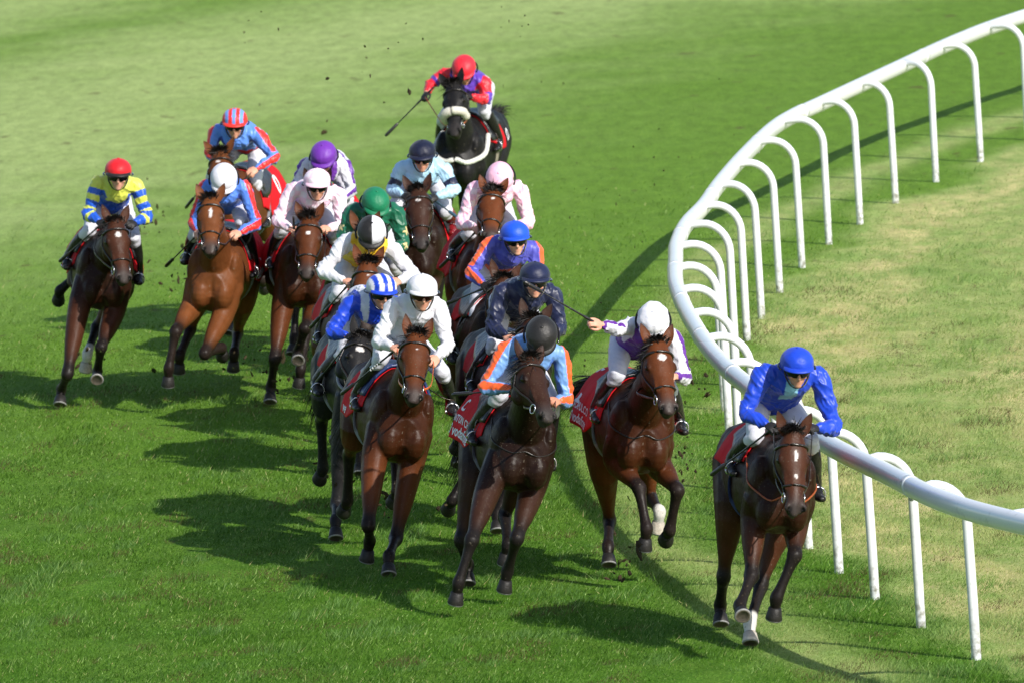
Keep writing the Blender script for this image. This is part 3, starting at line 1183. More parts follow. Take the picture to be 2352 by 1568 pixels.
def dress_horse(H, root):
    s = H.s
    hd, hn, hs = H.hd, H.hn, H.hs
    # eyes
    for sx in (1, -1):
        mb = MB()
        mb.ell(H.headpt(.338, .109 * sx, -.062), (.020, .024, .021), np.array([hs, hd, hn]), col=V3(.01, .006, .004))
        obj('eye', mb, M_PLASTIC, root)
    # hooves
    for k, g in H.legs.items():
        pd = g['pd']
        fwd = V3(0, 1, 0) if g['fore'] else V3(0, 1, 0)
        if abs(pd[1]) > .8:
            fwd = V3(0, 0, -1) if pd[1] < 0 else V3(0, 0, 1)
        fwd = nrm(fwd - pd * (fwd @ pd))
        lat = np.cross(pd, fwd)
        th = np.linspace(0, 2 * np.pi, 16, endpoint=False)
        R, C = [], []
        dark = s.get('hoofc', V3(.016, .014, .013))
        if k in s.get('socks', {}):
            dark = V3(.45, .40, .34)
        for q, r, c in ((.07, .040, dark * .5), (.085, .051, dark * .9), (.12, .056, dark), (.160, .065, dark * 1.3), (.163, .063, V3(.26, .26, .26)), (.170, .062, V3(.26, .26, .26)),
                        (.171, .049, V3(.10, .08, .06)), (.163, .038, V3(.06, .05, .04)), (.160, .012, V3(.06, .05, .04))):
            cc, sn = np.cos(th), np.sin(th)
            x = cc * r * 1.12
            x = np.where(cc < 0, x * .78, x)
            R.append(g['fet'] + pd * q + fwd * (.012 * (q - .07) / .1) + np.outer(x, fwd) + np.outer(sn * r, lat))
            C.append(np.tile(c, (16, 1)))
        mb = MB()
        mb.rings(R, None)
        cc = np.vstack(C + [C[0][:1], C[-1][:1]])
        mb.c = [cc]
        obj('hoof', mb, M_HOOF, root)
    # mane and forelock
    rng = np.random.default_rng(s['id'] * 7 + 1)
    N = H.neckpts
    roots, dirs, lens = [], [], []
    wind = s.get('mane', (0.3, -.4, .4))
    cr, _ = smooth_curve([N[1] + V3(0, -.02, .215), N[2] + V3(0, 0, .170), N[3] + V3(0, 0, .135), N[4] + V3(0, -.02, .105), H.poll - hn * .02 - hd * .02], None, 14)
    for p in cr:
        for _ in range(14):
            roots.append(p + rng.normal(0, .014, 3) - V3(0, 0, .02))
            dirs.append(nrm(V3(*wind) + rng.normal(0, .35, 3)))
            lens.append(.10 + .07 * rng.random())
    mb = hair_ribbons(roots, dirs, lens, .0042, V3(.014, .011, .010), droop=.5, curl=.02, rng=rng)
    roots, dirs, lens = [], [], []
    sw = rng.normal(0, .22)
    for _ in range(300):
        lt = rng.normal(0, .026)
        roots.append(H.headpt(-.05 + .07 * rng.random(), lt, -.03 + .01 * rng.random()))
        dirs.append(nrm(-hd * .62 + hs * (rng.normal(sw, .20) + lt * 6) + hn * rng.normal(.35, .22)))
        lens.append((.05 + .05 * rng.random()) * s.get('fl', 1.0))
    m2 = hair_ribbons(roots, dirs, lens, .0042, V3(.014, .011, .010), droop=.75, curl=.012, rng=rng, fall=nrm(hd * .8 + hn * .25))
    mb.add(np.vstack(m2.v), m2.f)
    mb.c += m2.c
    obj('mane', mb, M_HAIR, root)
    # tail
    roots, dirs, lens = [], [], []
    base = V3(0, -1.11, 1.40)
    tw = s.get('tail', (.08, -.9, -.5))
    for _ in range(320):
        roots.append(base + rng.normal(0, .02, 3))
        dirs.append(nrm(V3(*tw) + rng.normal(0, .085, 3)))
        lens.append((.45 + .35 * rng.random()) * s.get('tl', 1.0))
    mb = hair_ribbons(roots, dirs, lens, .0045, V3(.013, .011, .010), droop=s.get('td', .5), curl=.035, seg=7, rng=rng)
    dock = MB()
    dock.tube([base + V3(0, .06, .0), base + V3(0, -.03, .0), base + nrm(V3(*tw)) * .14], [.035, .034, .02], seg=8, n=3, col=V3(.013, .011, .010))
    mb.add(np.vstack(dock.v), dock.f, V3(.013, .011, .010))
    obj('tail', mb, M_HAIR, root)
    # bridle
    LC = s.get('leather', V3(.016, .012, .010))
    br = MB()

    def strap(pts, w=.012, t=.004, m=None, col=LC):
        (m or br).tube(pts, t, w, ref=nrm(pts[len(pts) // 2] - H.headpt(.4, 0, -.1)), seg=8, col=col, round_ends=False)
    ring = [H.surf_head(.17, a) for a in np.linspace(-150, 150, 27)]
    br.tube(ring, .010, seg=8, col=LC)                                     # brow band and head strap
    nb = s.get('noseband', .66)
    if nb:
        ring = [H.surf_head(nb, a, .007) for a in np.linspace(-180, 180, 31)]
        br.tube(ring, .0085, seg=8, col=LC)
    for sx in (1, -1):
        cp = [H.surf_head(q, a * sx, .007) for q, a in ((.17, 82), (.30, 100), (.45, 96), (.60, 92), (.74, 88))]
        br.tube(cp, .0075, seg=7, col=LC)
        tl = [H.surf_head(q, a * sx, .007) for q, a in ((.13, 90), (.22, 120), (.33, 150), (.38, 178))]
        br.tube(tl, .006, seg=7, col=LC)
    bo = obj('bridle', br, M_LEATHER, root)
    hands = H.jock.hand_local
    for sx in (1, -1):
        c = H.surf_head(.775, 95 * sx, .012)
        mb = MB()
        th = np.linspace(0, 2 * np.pi, 21)
        rg = [c + hd * .036 * math.cos(t) - hn * .012 + (hn * .036) * math.sin(t) for t in th]
        mb.tube(rg, .0052, seg=8, col=V3(.55, .55, .56), round_ends=False)
        obj('bit_ring', mb, M_METAL, bo)
        hk = hands['R' if sx > 0 else 'L']
        if sx > 0 and s.get('whip_arm'):
            hk = hands['L'] + V3(.06, 0, 0)
        c2 = c - hd * .03 - hn * .04
        nk = .5 * (c2 + hk)
        nk[0] = sx * max(abs(nk[0]), .13) if np.sign(nk[0]) == sx or abs(nk[0]) < .1 else nk[0]
        nk[2] -= s.get('slack', .04)
        mb = MB()
        rc = s.get('rein', V3(.02, .014, .011))
        mb.tube([c2, .55 * c2 + .45 * nk + V3(.02 * sx, 0, -.01), nk, hk], .004, .011, seg=8, n=5, col=rc, ref=(1, 0, 0))
        obj('rein', mb, M_LEATHER, bo)
    if s.get('fleece_nose'):
        ring = [H.surf_head(.60, a, .030) for a in np.linspace(-100, 100, 25)]
        mb = MB()
        mb.tube(ring, .048, .044, seg=14, col=V3(.68, .64, .55))
        obj('fleece_noseband', mb, M_FLEECE, bo)
    # martingale / breast strap
    bs = s.get('breast')
    if bs:
        col, rad, drop = bs
        pts = []
        n0 = N[1] * .55 + N[2] * .45
        ax = nrm(N[2] - N[1])
        for a in np.linspace(-135, 135, 31):
            t = a / 135
            d0 = Vector((math.sin(math.radians(a)), 0, -math.cos(math.radians(a)))) if True else None
            cc = Vector((n0 + V3(0, .02, -.06) - ax * (.22 * abs(t) ** 1.5) - V3(0, 0, drop * (1 - t * t))).tolist())
            d0 = Vector((math.sin(math.radians(a)), .75 * math.cos(math.radians(a)), -.75 * math.cos(math.radians(a)))).normalized()
            hit = H.bvh.ray_cast(cc + d0 * .7, -d0, .7)
            r = (hit[0] - cc).length if hit[0] is not None else .2
            pts.append(np.array(cc + d0 * (min(r, .34) + rad * .7)))
        P, _ = smooth_curve(pts[::3], None, 4)
        mb = MB()
        mb.tube(P, rad, seg=9, col=col)
        obj('breast_strap', mb, M_FLEECE if rad > .02 else M_LEATHER, root)
    # girth
    ring = []
    for a in range(-180, 181, 8):
        ring.append(H.surf(-.06 + .06 * math.cos(math.radians(a)), a, .008))
    P, _ = smooth_curve(ring[::2], None, 3)
    mb = MB()
    gc = s.get('girth', srgb(190, 190, 205))
    mb.tube(P, .005, .024, ref=(.2, 0, 1), seg=8, col=gc * .45)
    T = np.gradient(P, axis=0)
    obj('girth', mb, M_CLOTH, root)
    # saddle cloth, its lower rear corners flaring a little
    cl = s.get('cloth', RED)
    dims = s.get('cloth_dims', (-.78, .10, 116))

    def csurf(y, a, off=.016):
        f = sstep(40, 110, abs(a)) * sstep(-.15, -.7, y)
        wav = .009 * math.sin(y * 17 + a * .05) * sstep(30, 80, abs(a))
        p = H.surf(y, max(-80, min(80, a)), off + .05 * f + wav)
        if abs(a) > 80:                          # below the widest part the cloth hangs free
            p = p + V3(math.copysign(.018, a) * sstep(80, 120, abs(a)), 0, -.30 * math.radians(abs(a) - 80))
        return p
    ny, na = 24, 41
    G = np.array([[csurf(y, a) for a in np.linspace(-dims[2], dims[2], na) * (1 - .26 * sstep(-.35, .1, y))] for y in np.linspace(dims[0], dims[1], ny)])
    mb = MB()
    F = []
    for i in range(ny - 1):
        for j in range(na - 1):
            a = i * na + j
            F.append((a, a + 1, a + na + 1, a + na))
    mb.add(G.reshape(-1, 3), F, cl)
    me = mb.mesh('saddle_cloth')
    co = obj('saddle_cloth', me, M_CLOTH, root)
    sm = co.modifiers.new('thick', 'SOLIDIFY')
    sm.thickness = .006
    sm.offset = -1
    # lettering
    for side, body, size, y0, a0 in s.get('letters', []):
        if body == '1':
            V, F = number_one(size * .5, size)
        else:
            V, F = text_mesh(body, size)
        rr = .285
        out = []
        off = .0205
        for x, v, _ in V:
            if side == 'R':
                y, a = y0 + x, a0 - math.degrees(v / rr)
            else:
                y, a = y0 - x, -(a0 - math.degrees(v / rr))
            out.append(csurf(y, a, off))
        mb = MB()
        mb.add(np.array(out), F, V3(.78, .78, .80))
        obj('lettering', mb, M_CLOTH, co)
    # saddle: pad, seat and flaps
    mb = MB()
    ny, na = 12, 21
    G = np.array([[H.surf(y, a * (1 - .35 * sstep(-.05, -.42, y)), .030 + .02 * math.cos(math.radians(a)) * (1 if abs(a) < 40 else .6)) for a in np.linspace(-66, 66, na)] for y in np.linspace(-.42, .10, ny)])
    F = []
    for i in range(ny - 1):
        for j in range(na - 1):
            a = i * na + j
            F.append((a, a + 1, a + na + 1, a + na))
    mb.add(G.reshape(-1, 3), F, s.get('pad', V3(.02, .02, .022)))
    so = obj('saddle', mb, M_LEATHER, root)
    sm = so.modifiers.new('thick', 'SOLIDIFY')
    sm.thickness = .022
    sm.offset = -1
    # stirrup leathers and irons
    for k, sx in (('R', 1), ('L', -1)):
        f = H.jock.foot[k]
        top = H.surf(-.05, 45 * sx, .04)
        mb = MB()
        mb.tube([top, .5 * (top + f) + V3(.03 * sx, 0, .02), f + V3(0, -.02, .10)], .004, .012, ref=(1, 0, 0), seg=7, n=3, col=V3(.05, .03, .02))
        lo = obj('stirrup_leather', mb, M_LEATHER, root)
        mb = MB()
        th = np.linspace(0, 2 * np.pi, 17)
        c = f + V3(0, -.015, .015)
        mb.tube([c + V3(.055 * math.cos(t), 0, .062 * math.sin(t) if math.sin(t) > -.6 else -.037) for t in th], .007, seg=7, col=V3(.55, .55, .56), round_ends=False)
        obj('stirrup', mb, M_METAL, lo)

# ------------------------------------------------------------------ jockeys
def hand_mesh(col):
    """A right hand closed on a rein, wrist at the origin, x towards the knuckles, z the back of the hand, y the thumb side."""
    mb = MB()
    mb.ell((.048, 0, 0), (.050, .042, .019))
    mb.tube([(-.03, 0, 0), (.02, 0, 0)], .024, .019, ref=(0, 1, 0), seg=10)
    for i, (y, l, bx) in enumerate(((.030, .95, .084), (.010, 1.05, .090), (-.011, 1.0, .087), (-.031, .82, .078))):
        p = [(bx - .012, y, .003), (bx + .026 * l, y * 1.05, -.010), (bx + .026 * l, y * 1.05, -.034 * l), (bx + .002, y, -.047 * l), (bx - .016, y, -.036 * l)]
        mb.tube(p, [.0105, .0100, .0092, .0086, .0078], seg=8, n=2)
    mb.tube([(.02, .030, -.004), (.048, .050, -.016), (.076, .046, -.030), (.094, .030, -.040)], [.014, .012, .0105, .009], seg=8, n=2)
    me = remesh(mb, 'hand', .0042, 1, .4)
    return verts_of(me), [tuple(p.vertices) for p in me.polygons], me

HAND_V, HAND_F, _hm = hand_mesh(None)
bpy.data.meshes.remove(_hm)

HEADK = 1.07

class Jockey:
    def __init__(self, H):
        self.H = H
        s = H.s
        j = s['j']
        self.j = j
        self.C = H.helm_top - H.R.T @ V3(0, 0, .146)
        hp = math.radians(j.get('pitch', 24))
        yaw = math.radians(j.get('yaw', 0))           # positive: towards the horse's right
        f = V3(math.sin(yaw) * math.cos(hp), math.cos(yaw) * math.cos(hp), -math.sin(hp))
        wup = H.R.T @ V3(0, 0, 1)
        tilt = math.radians(j.get('tilt', 0))
        up = nrm((wup * .55 + V3(0, 0, .45)) - f * (f @ (wup * .55 + V3(0, 0, .45))))
        r = np.cross(f, up)
        up, r = up * math.cos(tilt) + r * math.sin(tilt), r * math.cos(tilt) - up * math.sin(tilt)
        self.f, self.up, self.r = f, up, r
        C = self.C
        self.c7 = C + V3(0, -.15, -.085)
        sy = j.get('sy', .19)
        self.sh = {k: (H.on_plane(j['s' + k], sy - .0) if 's' + k in j else self.c7 + V3(.20 * x, -.03, -.06)) for k, x in (('R', 1), ('L', -1))}
        # keep shoulders at a human width
        mid = .5 * (self.sh['R'] + self.sh['L'])
        w = self.sh['R'] - self.sh['L']
        L = np.linalg.norm(w)
        w = w / L * np.clip(L, .34, .42)
        mid = .6 * mid + .4 * (self.c7 + V3(0, -.02, -.07))
        mid[1] = sy
        self.sh = {'R': mid + w / 2 + V3(0, 0, 0), 'L': mid - w / 2}
        self.hand_local, self.el = {}, {}
        for k, x in (('R', 1), ('L', -1)):
            hand = H.on_plane(j['h' + k], j.get('hy' + k, .46)) if 'h' + k in j else V3(.10 * x, .46, 1.62)
            if 'e' + k in j:
                e = H.on_plane(j['e' + k], j.get('ey' + k, .24))
            else:
                e = leg_solve(self.sh[k], hand, .30, .27, V3(x, -.3, -.3))
            self.hand_local[k], self.el[k] = hand, e
        self.pelvis = V3(self.c7[0] * .35, -.36, j.get('pz', 1.87))
        self.knee, self.ank, self.foot, self.hip = {}, {}, {}, {}
        for k, x in (('R', 1), ('L', -1)):
            self.hip[k] = self.pelvis + V3(.085 * x, .03, -.03)
            kn = H.on_plane(j['k' + k], .10) if 'k' + k in j else V3(.24 * x, .10, 1.55)
            if x * kn[0] < .17:
                kn[0] = .18 * x
            self.knee[k] = kn
            ft = H.on_plane(j['f' + k], -.02) if 'f' + k in j else V3(.335 * x, -.02, 1.13)
            if x * ft[0] < .27:
                ft[0] = .30 * x
            self.foot[k] = ft
            self.ank[k] = ft + V3(.0, -.13, .095)

    def headp(self, r, f, u):
        return self.C + (self.r * r + self.f * f + self.up * u) * HEADK

    def body(self):
        j = self.j
        mb = MB()
        A = np.array([self.r, self.f, self.up]) * HEADK
        C = self.C
        mb.ell(self.headp(0, -.005, .015), (.076, .096, .098), A)
        mb.ell(self.headp(0, .025, -.06), (.058, .066, .075), A)          # jaw
        mb.ell(self.headp(0, .068, -.112), (.028, .022, .022), A)         # chin
        mb.tube([self.headp(0, .088, -.005), self.headp(0, .108, -.045), self.headp(0, .098, -.058)], [.009, .014, .014], seg=8, n=3)   # nose
        mb.ell(self.headp(0, .088, -.082), (.022, .009, .0065), A)        # lips
        mb.ell(self.headp(0, .085, -.094), (.020, .010, .0065), A)
        for sx in (1, -1):
            mb.ell(self.headp(.042 * sx, .068, -.048), (.022, .02, .02), A)    # cheeks
            mb.ell(self.headp(.076 * sx, -.01, -.03), (.011, .022, .032), A)   # ears
            mb.ell(self.headp(.030 * sx, .076, -.012), (.013, .010, .008), A)  # eyelids
        mb.tube([self.headp(0, -.03, -.04), self.c7 * .5 + self.headp(0, -.03, -.06) * .5, self.c7], [.058, .056, .062], seg=14, n=3)
        mid = .5 * (self.c7 + self.pelvis) + V3(0, .02, .0)
        chest = .5 * (self.sh['R'] + self.sh['L'])
        mb.tube([self.c7 * .2 + chest * .8 + V3(0, 0, -.02), mid + V3(0, .04, -.03), self.pelvis + V3(0, .1, 0), self.pelvis], [.125, .12, .105, .10], [.065, .07, .065, .06], ref=(1, 0, 0), seg=18, n=4)
        for k in 'RL':
            mb.tube([chest * .3 + self.sh[k] * .7, self.sh[k], self.el[k], self.el[k] * .45 + self.hand_w(k) * .55, self.hand_w(k)], [.040, .040, .032, .032, .027], seg=12, n=3)
            mb.tube([self.hip[k], self.hip[k] * .5 + self.knee[k] * .5, self.knee[k], self.knee[k] * .6 + self.ank[k] * .4, self.ank[k], self.foot[k]], [.070, .058, .045, .040, .030, .026], seg=12, n=3)
        me = remesh(mb, 'body', .0095, 2, .5)
        V = verts_of(me)
        sk = j.get('skin', srgb(205, 150, 125))
        C_ = np.tile(sk, (len(V), 1))
        q = V - self.C
        fr, ff, fu = q @ self.r, q @ self.f, q @ self.up
        lip = np.exp(-(fr / .024) ** 2 - ((fu + .087) / .010) ** 2) * (ff > .06)
        C_ = C_ * (1 - .45 * lip[:, None]) + srgb(150, 70, 65) * .45 * lip[:, None]
        cheek = np.exp(-((np.abs(fr) - .045) / .025) ** 2 - ((fu + .05) / .03) ** 2) * (ff > .03)
        C_ = C_ * (1 - .25 * cheek[:, None]) + srgb(205, 115, 100) * .25 * cheek[:, None]
        stub = np.exp(-((fu + .10) / .035) ** 2) * (ff > -.02) * (np.abs(fr) < .08) * j.get('stubble', .15)
        C_ *= (1 - .35 * stub)[:, None]
        hair = (fu > -.045) * (ff < .0) * (np.linalg.norm(q, axis=1) < .13)
        C_[hair.astype(bool)] = srgb(52, 38, 30)
        set_col(me, C_)
        hands = []
        gcol = BLACK * 1.3 if j.get('gloves') else sk * 1.02
        for k, sx in (('R', 1), ('L', -1)):
            w = self.hand_w(k)
            x = nrm(self.hand_local[k] - self.el[k])
            if k == 'R' and self.H.s.get('whip_arm') == 'high':
                z = nrm(V3(0, .8, .6) - x * (V3(0, .8, .6) @ x))
            else:
                z = V3(.45 * sx, .35, .85)
                z = nrm(z - x * (z @ x))
            y = np.cross(z, x)
            # thumbs point inwards and up
            v = HAND_V.copy()
            if sx > 0:
                y = -y if y[0] > 0 else y
            else:
                y = -y if y[0] < 0 else y
            B = np.array([x, y, z])
            hv = w + v @ B
            hf = HAND_F if np.linalg.det(B) > 0 else [f[::-1] for f in HAND_F]
            mm = MB()
            mm.add(hv, hf, gcol)
            hands.append(mm.mesh('hand'))
        out = join_meshes('body', [me] + hands)
        bpy.data.meshes.remove(me)
        for h in hands:
            bpy.data.meshes.remove(h)
        return out

    def hand_w(self, k):
        d = nrm(self.hand_local[k] - self.el[k])
        return self.hand_local[k] - d * .075

    def shirt(self):
        j = self.j
        mb = MB()
        chest = .5 * (self.sh['R'] + self.sh['L'])
        mid = .5 * (self.c7 + self.pelvis) + V3(0, .03, .03)
        puff = j.get('puff', 1.0)
        wdir = self.sh['R'] - self.sh['L']
        neck0 = self.c7 * .6 + self.headp(0, -.03, -.09) * .4
        mb.tube([self.c7 + V3(0, .03, -.02), self.c7 * .4 + chest * .6 + V3(0, 0, -.005), mid + V3(0, .03, -.02), self.pelvis + V3(0, .15, -.02), self.pelvis + V3(0, -.02, -.02)],
                [.080, .175, .168 * puff, .158 * puff, .138], [.080, .112, .122 * puff, .138 * puff, .130], ref=wdir, seg=22, n=5, round_ends=False)
        mb.ell(chest + V3(0, .02, -.045), (.15, .10, .11))
        mb.tube([neck0, self.c7], [.066, .08], seg=14)
        for k in 'RL':
            e, h, s_ = self.el[k], self.hand_w(k), self.sh[k]
            wr = h - nrm(h - e) * .01
            mb.tube([chest * .45 + s_ * .55 + V3(0, 0, .01), s_, s_ * .5 + e * .5, e, e * .5 + wr * .5, wr], [.080, .074 * puff, .062 * puff, .055, .050 * puff, .038], seg=14, n=4, round_ends=True)
        me = remesh(mb, 'shirt', .0085, 4, .5)
        V = verts_of(me)
        # folds
        nvec = np.empty(len(V) * 3, np.float32)
        me.vertex_normals.foreach_get('vector', nvec)
        Nn = nvec.reshape(-1, 3)
        sd = self.H.s['id']
        par, lat, ang, part = self.params(V)
        # sleeve folds run round the arm and gather at the elbow, the back folds run along the body
        w = np.where(part > 0, np.sin(par * 46 + 5 * vnoise(ang * .25 + 9, par * 3, .25, 40 + sd) + ang * 1.1), 0) * np.exp(-((par - .55) / .28) ** 2)
        n1 = vnoise(V[:, 0] + V[:, 1] * .5 + 3, V[:, 2] + V[:, 1] * .6 + 3, .055, 60 + sd) - .5
        n2 = vnoise(V[:, 0] * 1.2 + 7, V[:, 2] - V[:, 0] * .5 + 7, .025, 90 + sd) - .5
        rid = lambda sc, k: 1 - 2 * np.abs(vnoise(V[:, 0] * 1.0 + V[:, 1] * .7 + 5, V[:, 2] * .8 + V[:, 1] * .35 - V[:, 0] * .6 + 5, sc, k + sd) - .5)
        n3 = rid(.075, 200) ** 3 - .35
        n4 = rid(.038, 230) ** 3 - .35
        amp = .013 * n3 + .008 * n4 + .0035 * w + .004 * n1 + .002 * n2
        V2 = V + Nn * amp[:, None]
        set_verts(me, V2)
        set_col(me, self.colours(par, lat, ang, part, V))
        return me

    def params(self, V):
        """par along the sleeve (0 shoulder, 1 cuff) or down the trunk (0 neck, 1 waist); lat/ang across; part 0 trunk, 1 right, 2 left sleeve."""
        n = len(V)
        best = np.full(n, 9.)
        par, lat, ang, part = np.zeros(n), np.zeros(n), np.zeros(n), np.zeros(n)
        ax = [self.c7, .5 * (self.c7 + self.pelvis), self.pelvis + V3(0, .06, 0)]
        wd = nrm(self.sh['R'] - self.sh['L'])
        for i in range(2):
            a, b = ax[i], ax[i + 1]
            d = b - a
            t = np.clip((V - a) @ d / (d @ d), 0, 1)
            q = V - a - t[:, None] * d
            dd = np.maximum(np.linalg.norm(q * 1.0, axis=1) - .105, .0) + .0
            m = dd < best
            best[m] = dd[m]
            par[m] = ((i + t) / 2)[m]
            lat[m] = (q @ wd)[m]
            ang[m] = q[m] @ nrm(np.cross(wd, d))
        for pi, k in ((1, 'R'), (2, 'L')):
            sx = 1 if k == 'R' else -1
            pts = [self.sh[k], self.el[k], self.hand_w(k)]
            l0, l1 = np.linalg.norm(pts[1] - pts[0]), np.linalg.norm(pts[2] - pts[1])
            for i in range(2):
                a, b = pts[i], pts[i + 1]
                d = b - a
                tt = (V - a) @ d / (d @ d)
                t = np.clip(tt, 0, 1)
                q = V - a - t[:, None] * d
                dd = np.maximum(np.linalg.norm(q, axis=1) - .058, 0) + (.035 if i == 0 else 0) * (tt < 0.0)
                m = dd < best + (.004 if i == 0 else .01)
                best[m] = np.minimum(best, dd)[m]
                par[m] = ((t * l0) / (l0 + l1) if i == 0 else (l0 + t * l1) / (l0 + l1))[m]
                # angle round the sleeve, 0 on the outer face
                outer = V3(sx, .55, .35)
                u = nrm(d)
                o = nrm(outer - u * (outer @ u))
                w = np.cross(u, o)
                ang[m] = np.arctan2(q @ w, q @ o)[m]
                lat[m] = 0
                part[m] = pi
        return par, lat, ang, part

    def colours(self, par, lat, ang, part, V):
        j = self.j
        base = j['silk']
        C = np.tile(base, (len(V), 1))
        sl = part > 0
        pat = j.get('pat', '')
        c2 = j.get('silk2', WHITE)
        c3 = j.get('silk3', base)
        tr = ~sl
        front = ang < -.02
        if pat == 'stripe':                      # band down the sleeve
            C[sl & (np.abs(ang) < .62)] = c2
            C[sl & (np.abs(ang) >= 1.9)] = c3
            C[tr & (par > .62) & (par < .80)] = c2 if j.get('hoop') else base
        elif pat == 'sleeves':                   # sleeves of another colour with a stripe
            C[sl] = c2
            C[sl & (np.abs(ang) < .40)] = c3
            C[tr & (np.abs(np.abs(lat) - .135) < .018) & (par < .5)] = c2
        elif pat == 'epaulet':
            C[tr & (np.abs(np.abs(lat) - .105) < .032) & (par < .6)] = c2
        elif pat == 'plain_sleeves':
            C[sl] = c2
        elif pat == 'armlet':
            C[sl & (par > .26) & (par < .46)] = c2
        elif pat == 'bands':
            C[sl] = c2
            C[sl & (par > .28) & (par < .50)] = base
        elif pat == 'hoops':
            C[tr] = c2
            C[tr & (par < .17)] = base
            C[sl] = np.where((np.floor(par[sl] * 8.2 + .25).astype(int) % 2 == 0)[:, None], base, c2)
            C[sl & (par > .80)] = c2
        elif pat == 'check':
            k = ((np.floor(V[:, 0] / .055) + np.floor((V[:, 2] + V[:, 1] * .4) / .055)) % 2 == 0)
            C[k] = c2
        elif pat == 'stars':
            for c in (.38, .72, .95):
                rr = np.hypot((par - c) * .5 , ang * .055)
                th = np.arctan2((par - c) * .5, ang * .055)
                C[sl & (rr < .030 * (1 + .42 * np.cos(5 * th)))] = c2
        elif pat == 'patch':
            C[tr & (np.abs(lat) < .05) & (par < .38) & (V[:, 2] < self.c7[2] - .02)] = c2
        if j.get('cuff') is not None:
            C[sl & (par > .93)] = j['cuff']
        return C

    def breeches(self):
        mb = MB()
        mb.tube([self.pelvis + V3(0, .17, .0), self.pelvis + V3(0, .03, .0), self.pelvis + V3(0, -.07, -.03)], [.135, .155, .12], [.10, .125, .10], ref=(1, 0, 0), seg=18, n=4)
        for k in 'RL':
            kn, an = self.knee[k], self.ank[k]
            mb.tube([self.hip[k], self.hip[k] * .5 + kn * .5, kn, kn * .72 + an * .28], [.104, .088, .069, .058], seg=14, n=5)
            mb.ell(kn + V3(0, .02, .0), (.066, .07, .068))
        me = remesh(mb, 'breeches', .0095, 4, .5)
        V = verts_of(me)
        nvec = np.empty(len(V) * 3, np.float32)
        me.vertex_normals.foreach_get('vector', nvec)
        sd = self.H.s['id']
        n1 = vnoise(V[:, 0] + V[:, 1] + 3, V[:, 2] * 1.4 + 3, .05, 160 + sd) - .5
        set_verts(me, V + nvec.reshape(-1, 3) * (n1 * .012)[:, None])
        set_col(me, np.tile(self.j.get('breech', srgb(204, 204, 214)), (len(V), 1)))
        return me

    def boot(self, k):
        kn, an, ft = self.knee[k], self.ank[k], self.foot[k]
        sx = 1 if k == 'R' else -1
        mb = MB()
        top = kn * .90 + an * .10
        mb.tube([top, kn * .45 + an * .55, kn * .15 + an * .85, an + V3(0, 0, -.02)], [.068, .064, .048, .046], [.071, .067, .050, .050], seg=14, n=4, round_ends=False)
        mb.tube([an + V3(0, -.05, -.045), an + V3(0, .02, -.045), ft + V3(0, .02, .0), ft + V3(.01 * sx, .10, -.005)], [.040, .044, .046, .032], [.040, .044, .034, .024], ref=(1, 0, 0), seg=14, n=4)
        mb.tube([an + V3(0, -.055, -.07), an + V3(0, -.055, -.10)], [.032, .030], seg=10)
        me = remesh(mb, 'boot', .0095, 2, .5)
        V = verts_of(me)
        c = np.tile(self.j.get('boot', BLACK), (len(V), 1))
        d = kn - an
        t = (V - an) @ d / (d @ d)
        if 'boot_top' in self.j:
            c[t > .15] = self.j['boot_top']
        set_col(me, c)
        return me

    def helmet(self):
        j = self.j
        nt, nr = 72, 26
        R, C = [], []
        az = np.linspace(0, 2 * np.pi, nt, endpoint=False)        # 0 = front
        c1, c2 = j['cap'], j.get('cap2', WHITE)
        pat = j.get('cappat', '')
        cen = self.headp(0, -.012, .034)
        rng = np.random.default_rng(self.H.s['id'])
        ph = rng.random(4) * 6
        for i, la in enumerate(np.linspace(.02, 1.0, nr)):
            lat = la * (math.pi / 2 + .42)
            rr = math.sin(min(lat, math.pi / 2 + .42))
            zz = math.cos(lat)
            sag = .004 * sstep(.75, 1.0, la)
            rim = .006 * np.sin(az * 9 + ph[0]) * sstep(.55, 1, la) * j.get('ruffle', .5)
            panel = 1 + .010 * np.abs(np.cos(az * 2 + .0)) ** .5 * math.sin(lat) + (.022 * (vnoise(az * 1.3 + 5, np.full(nt, la * 2.2 + 3), .42, int(300 + self.H.s['id'])) - .5) + .016 * (vnoise(az * .6 + 5, np.full(nt, la * 4 + 3), .2, int(330 + self.H.s['id'])) - .5)) * j.get('ruffle', .5) * 2.6
            x = np.sin(az) * rr * (.123 + sag + rim) * panel
            y = np.cos(az) * rr * (.146 + sag + rim) * panel
            low = np.where(np.cos(az) > .2, -.0, 0)
            z = zz * .106 + np.where(zz < 0, .018 * np.cos(az) * -zz, 0)
            R.append(cen + np.outer(x, self.r) + np.outer(y, self.f) + np.outer(z, self.up))
            c = np.tile(c1, (nt, 1))
            X = np.sin(az) * rr
            if pat == 'half':
                c[np.sin(az) < 0] = c2
                if la > .86:
                    c[:] = BLACK
                if .84 < la <= .9:
                    c[:] = WHITE
            elif pat == 'stripes':
                c[(np.floor((X * 3.4 + 10.5)).astype(int) % 2) == (0 if j.get('flip') else 1)] = c2
            elif pat == 'check':
                c[((np.floor(az / .7) + np.floor(la * 3.5)) % 2) == 0] = c2
            elif pat == 'rim' and la > .84:
                c[:] = c2
            if la > .93 and pat not in ('half',):
                c *= .8
            C.append(c)
        mb = MB()
        mb.rings(R, None)
        mb.c = [np.vstack(C + [C[0][:1], C[-1][:1]])]
        # cloth-covered peak
        pa = np.linspace(-1.15, 1.15, 25)
        pk = []
        pz = -.018
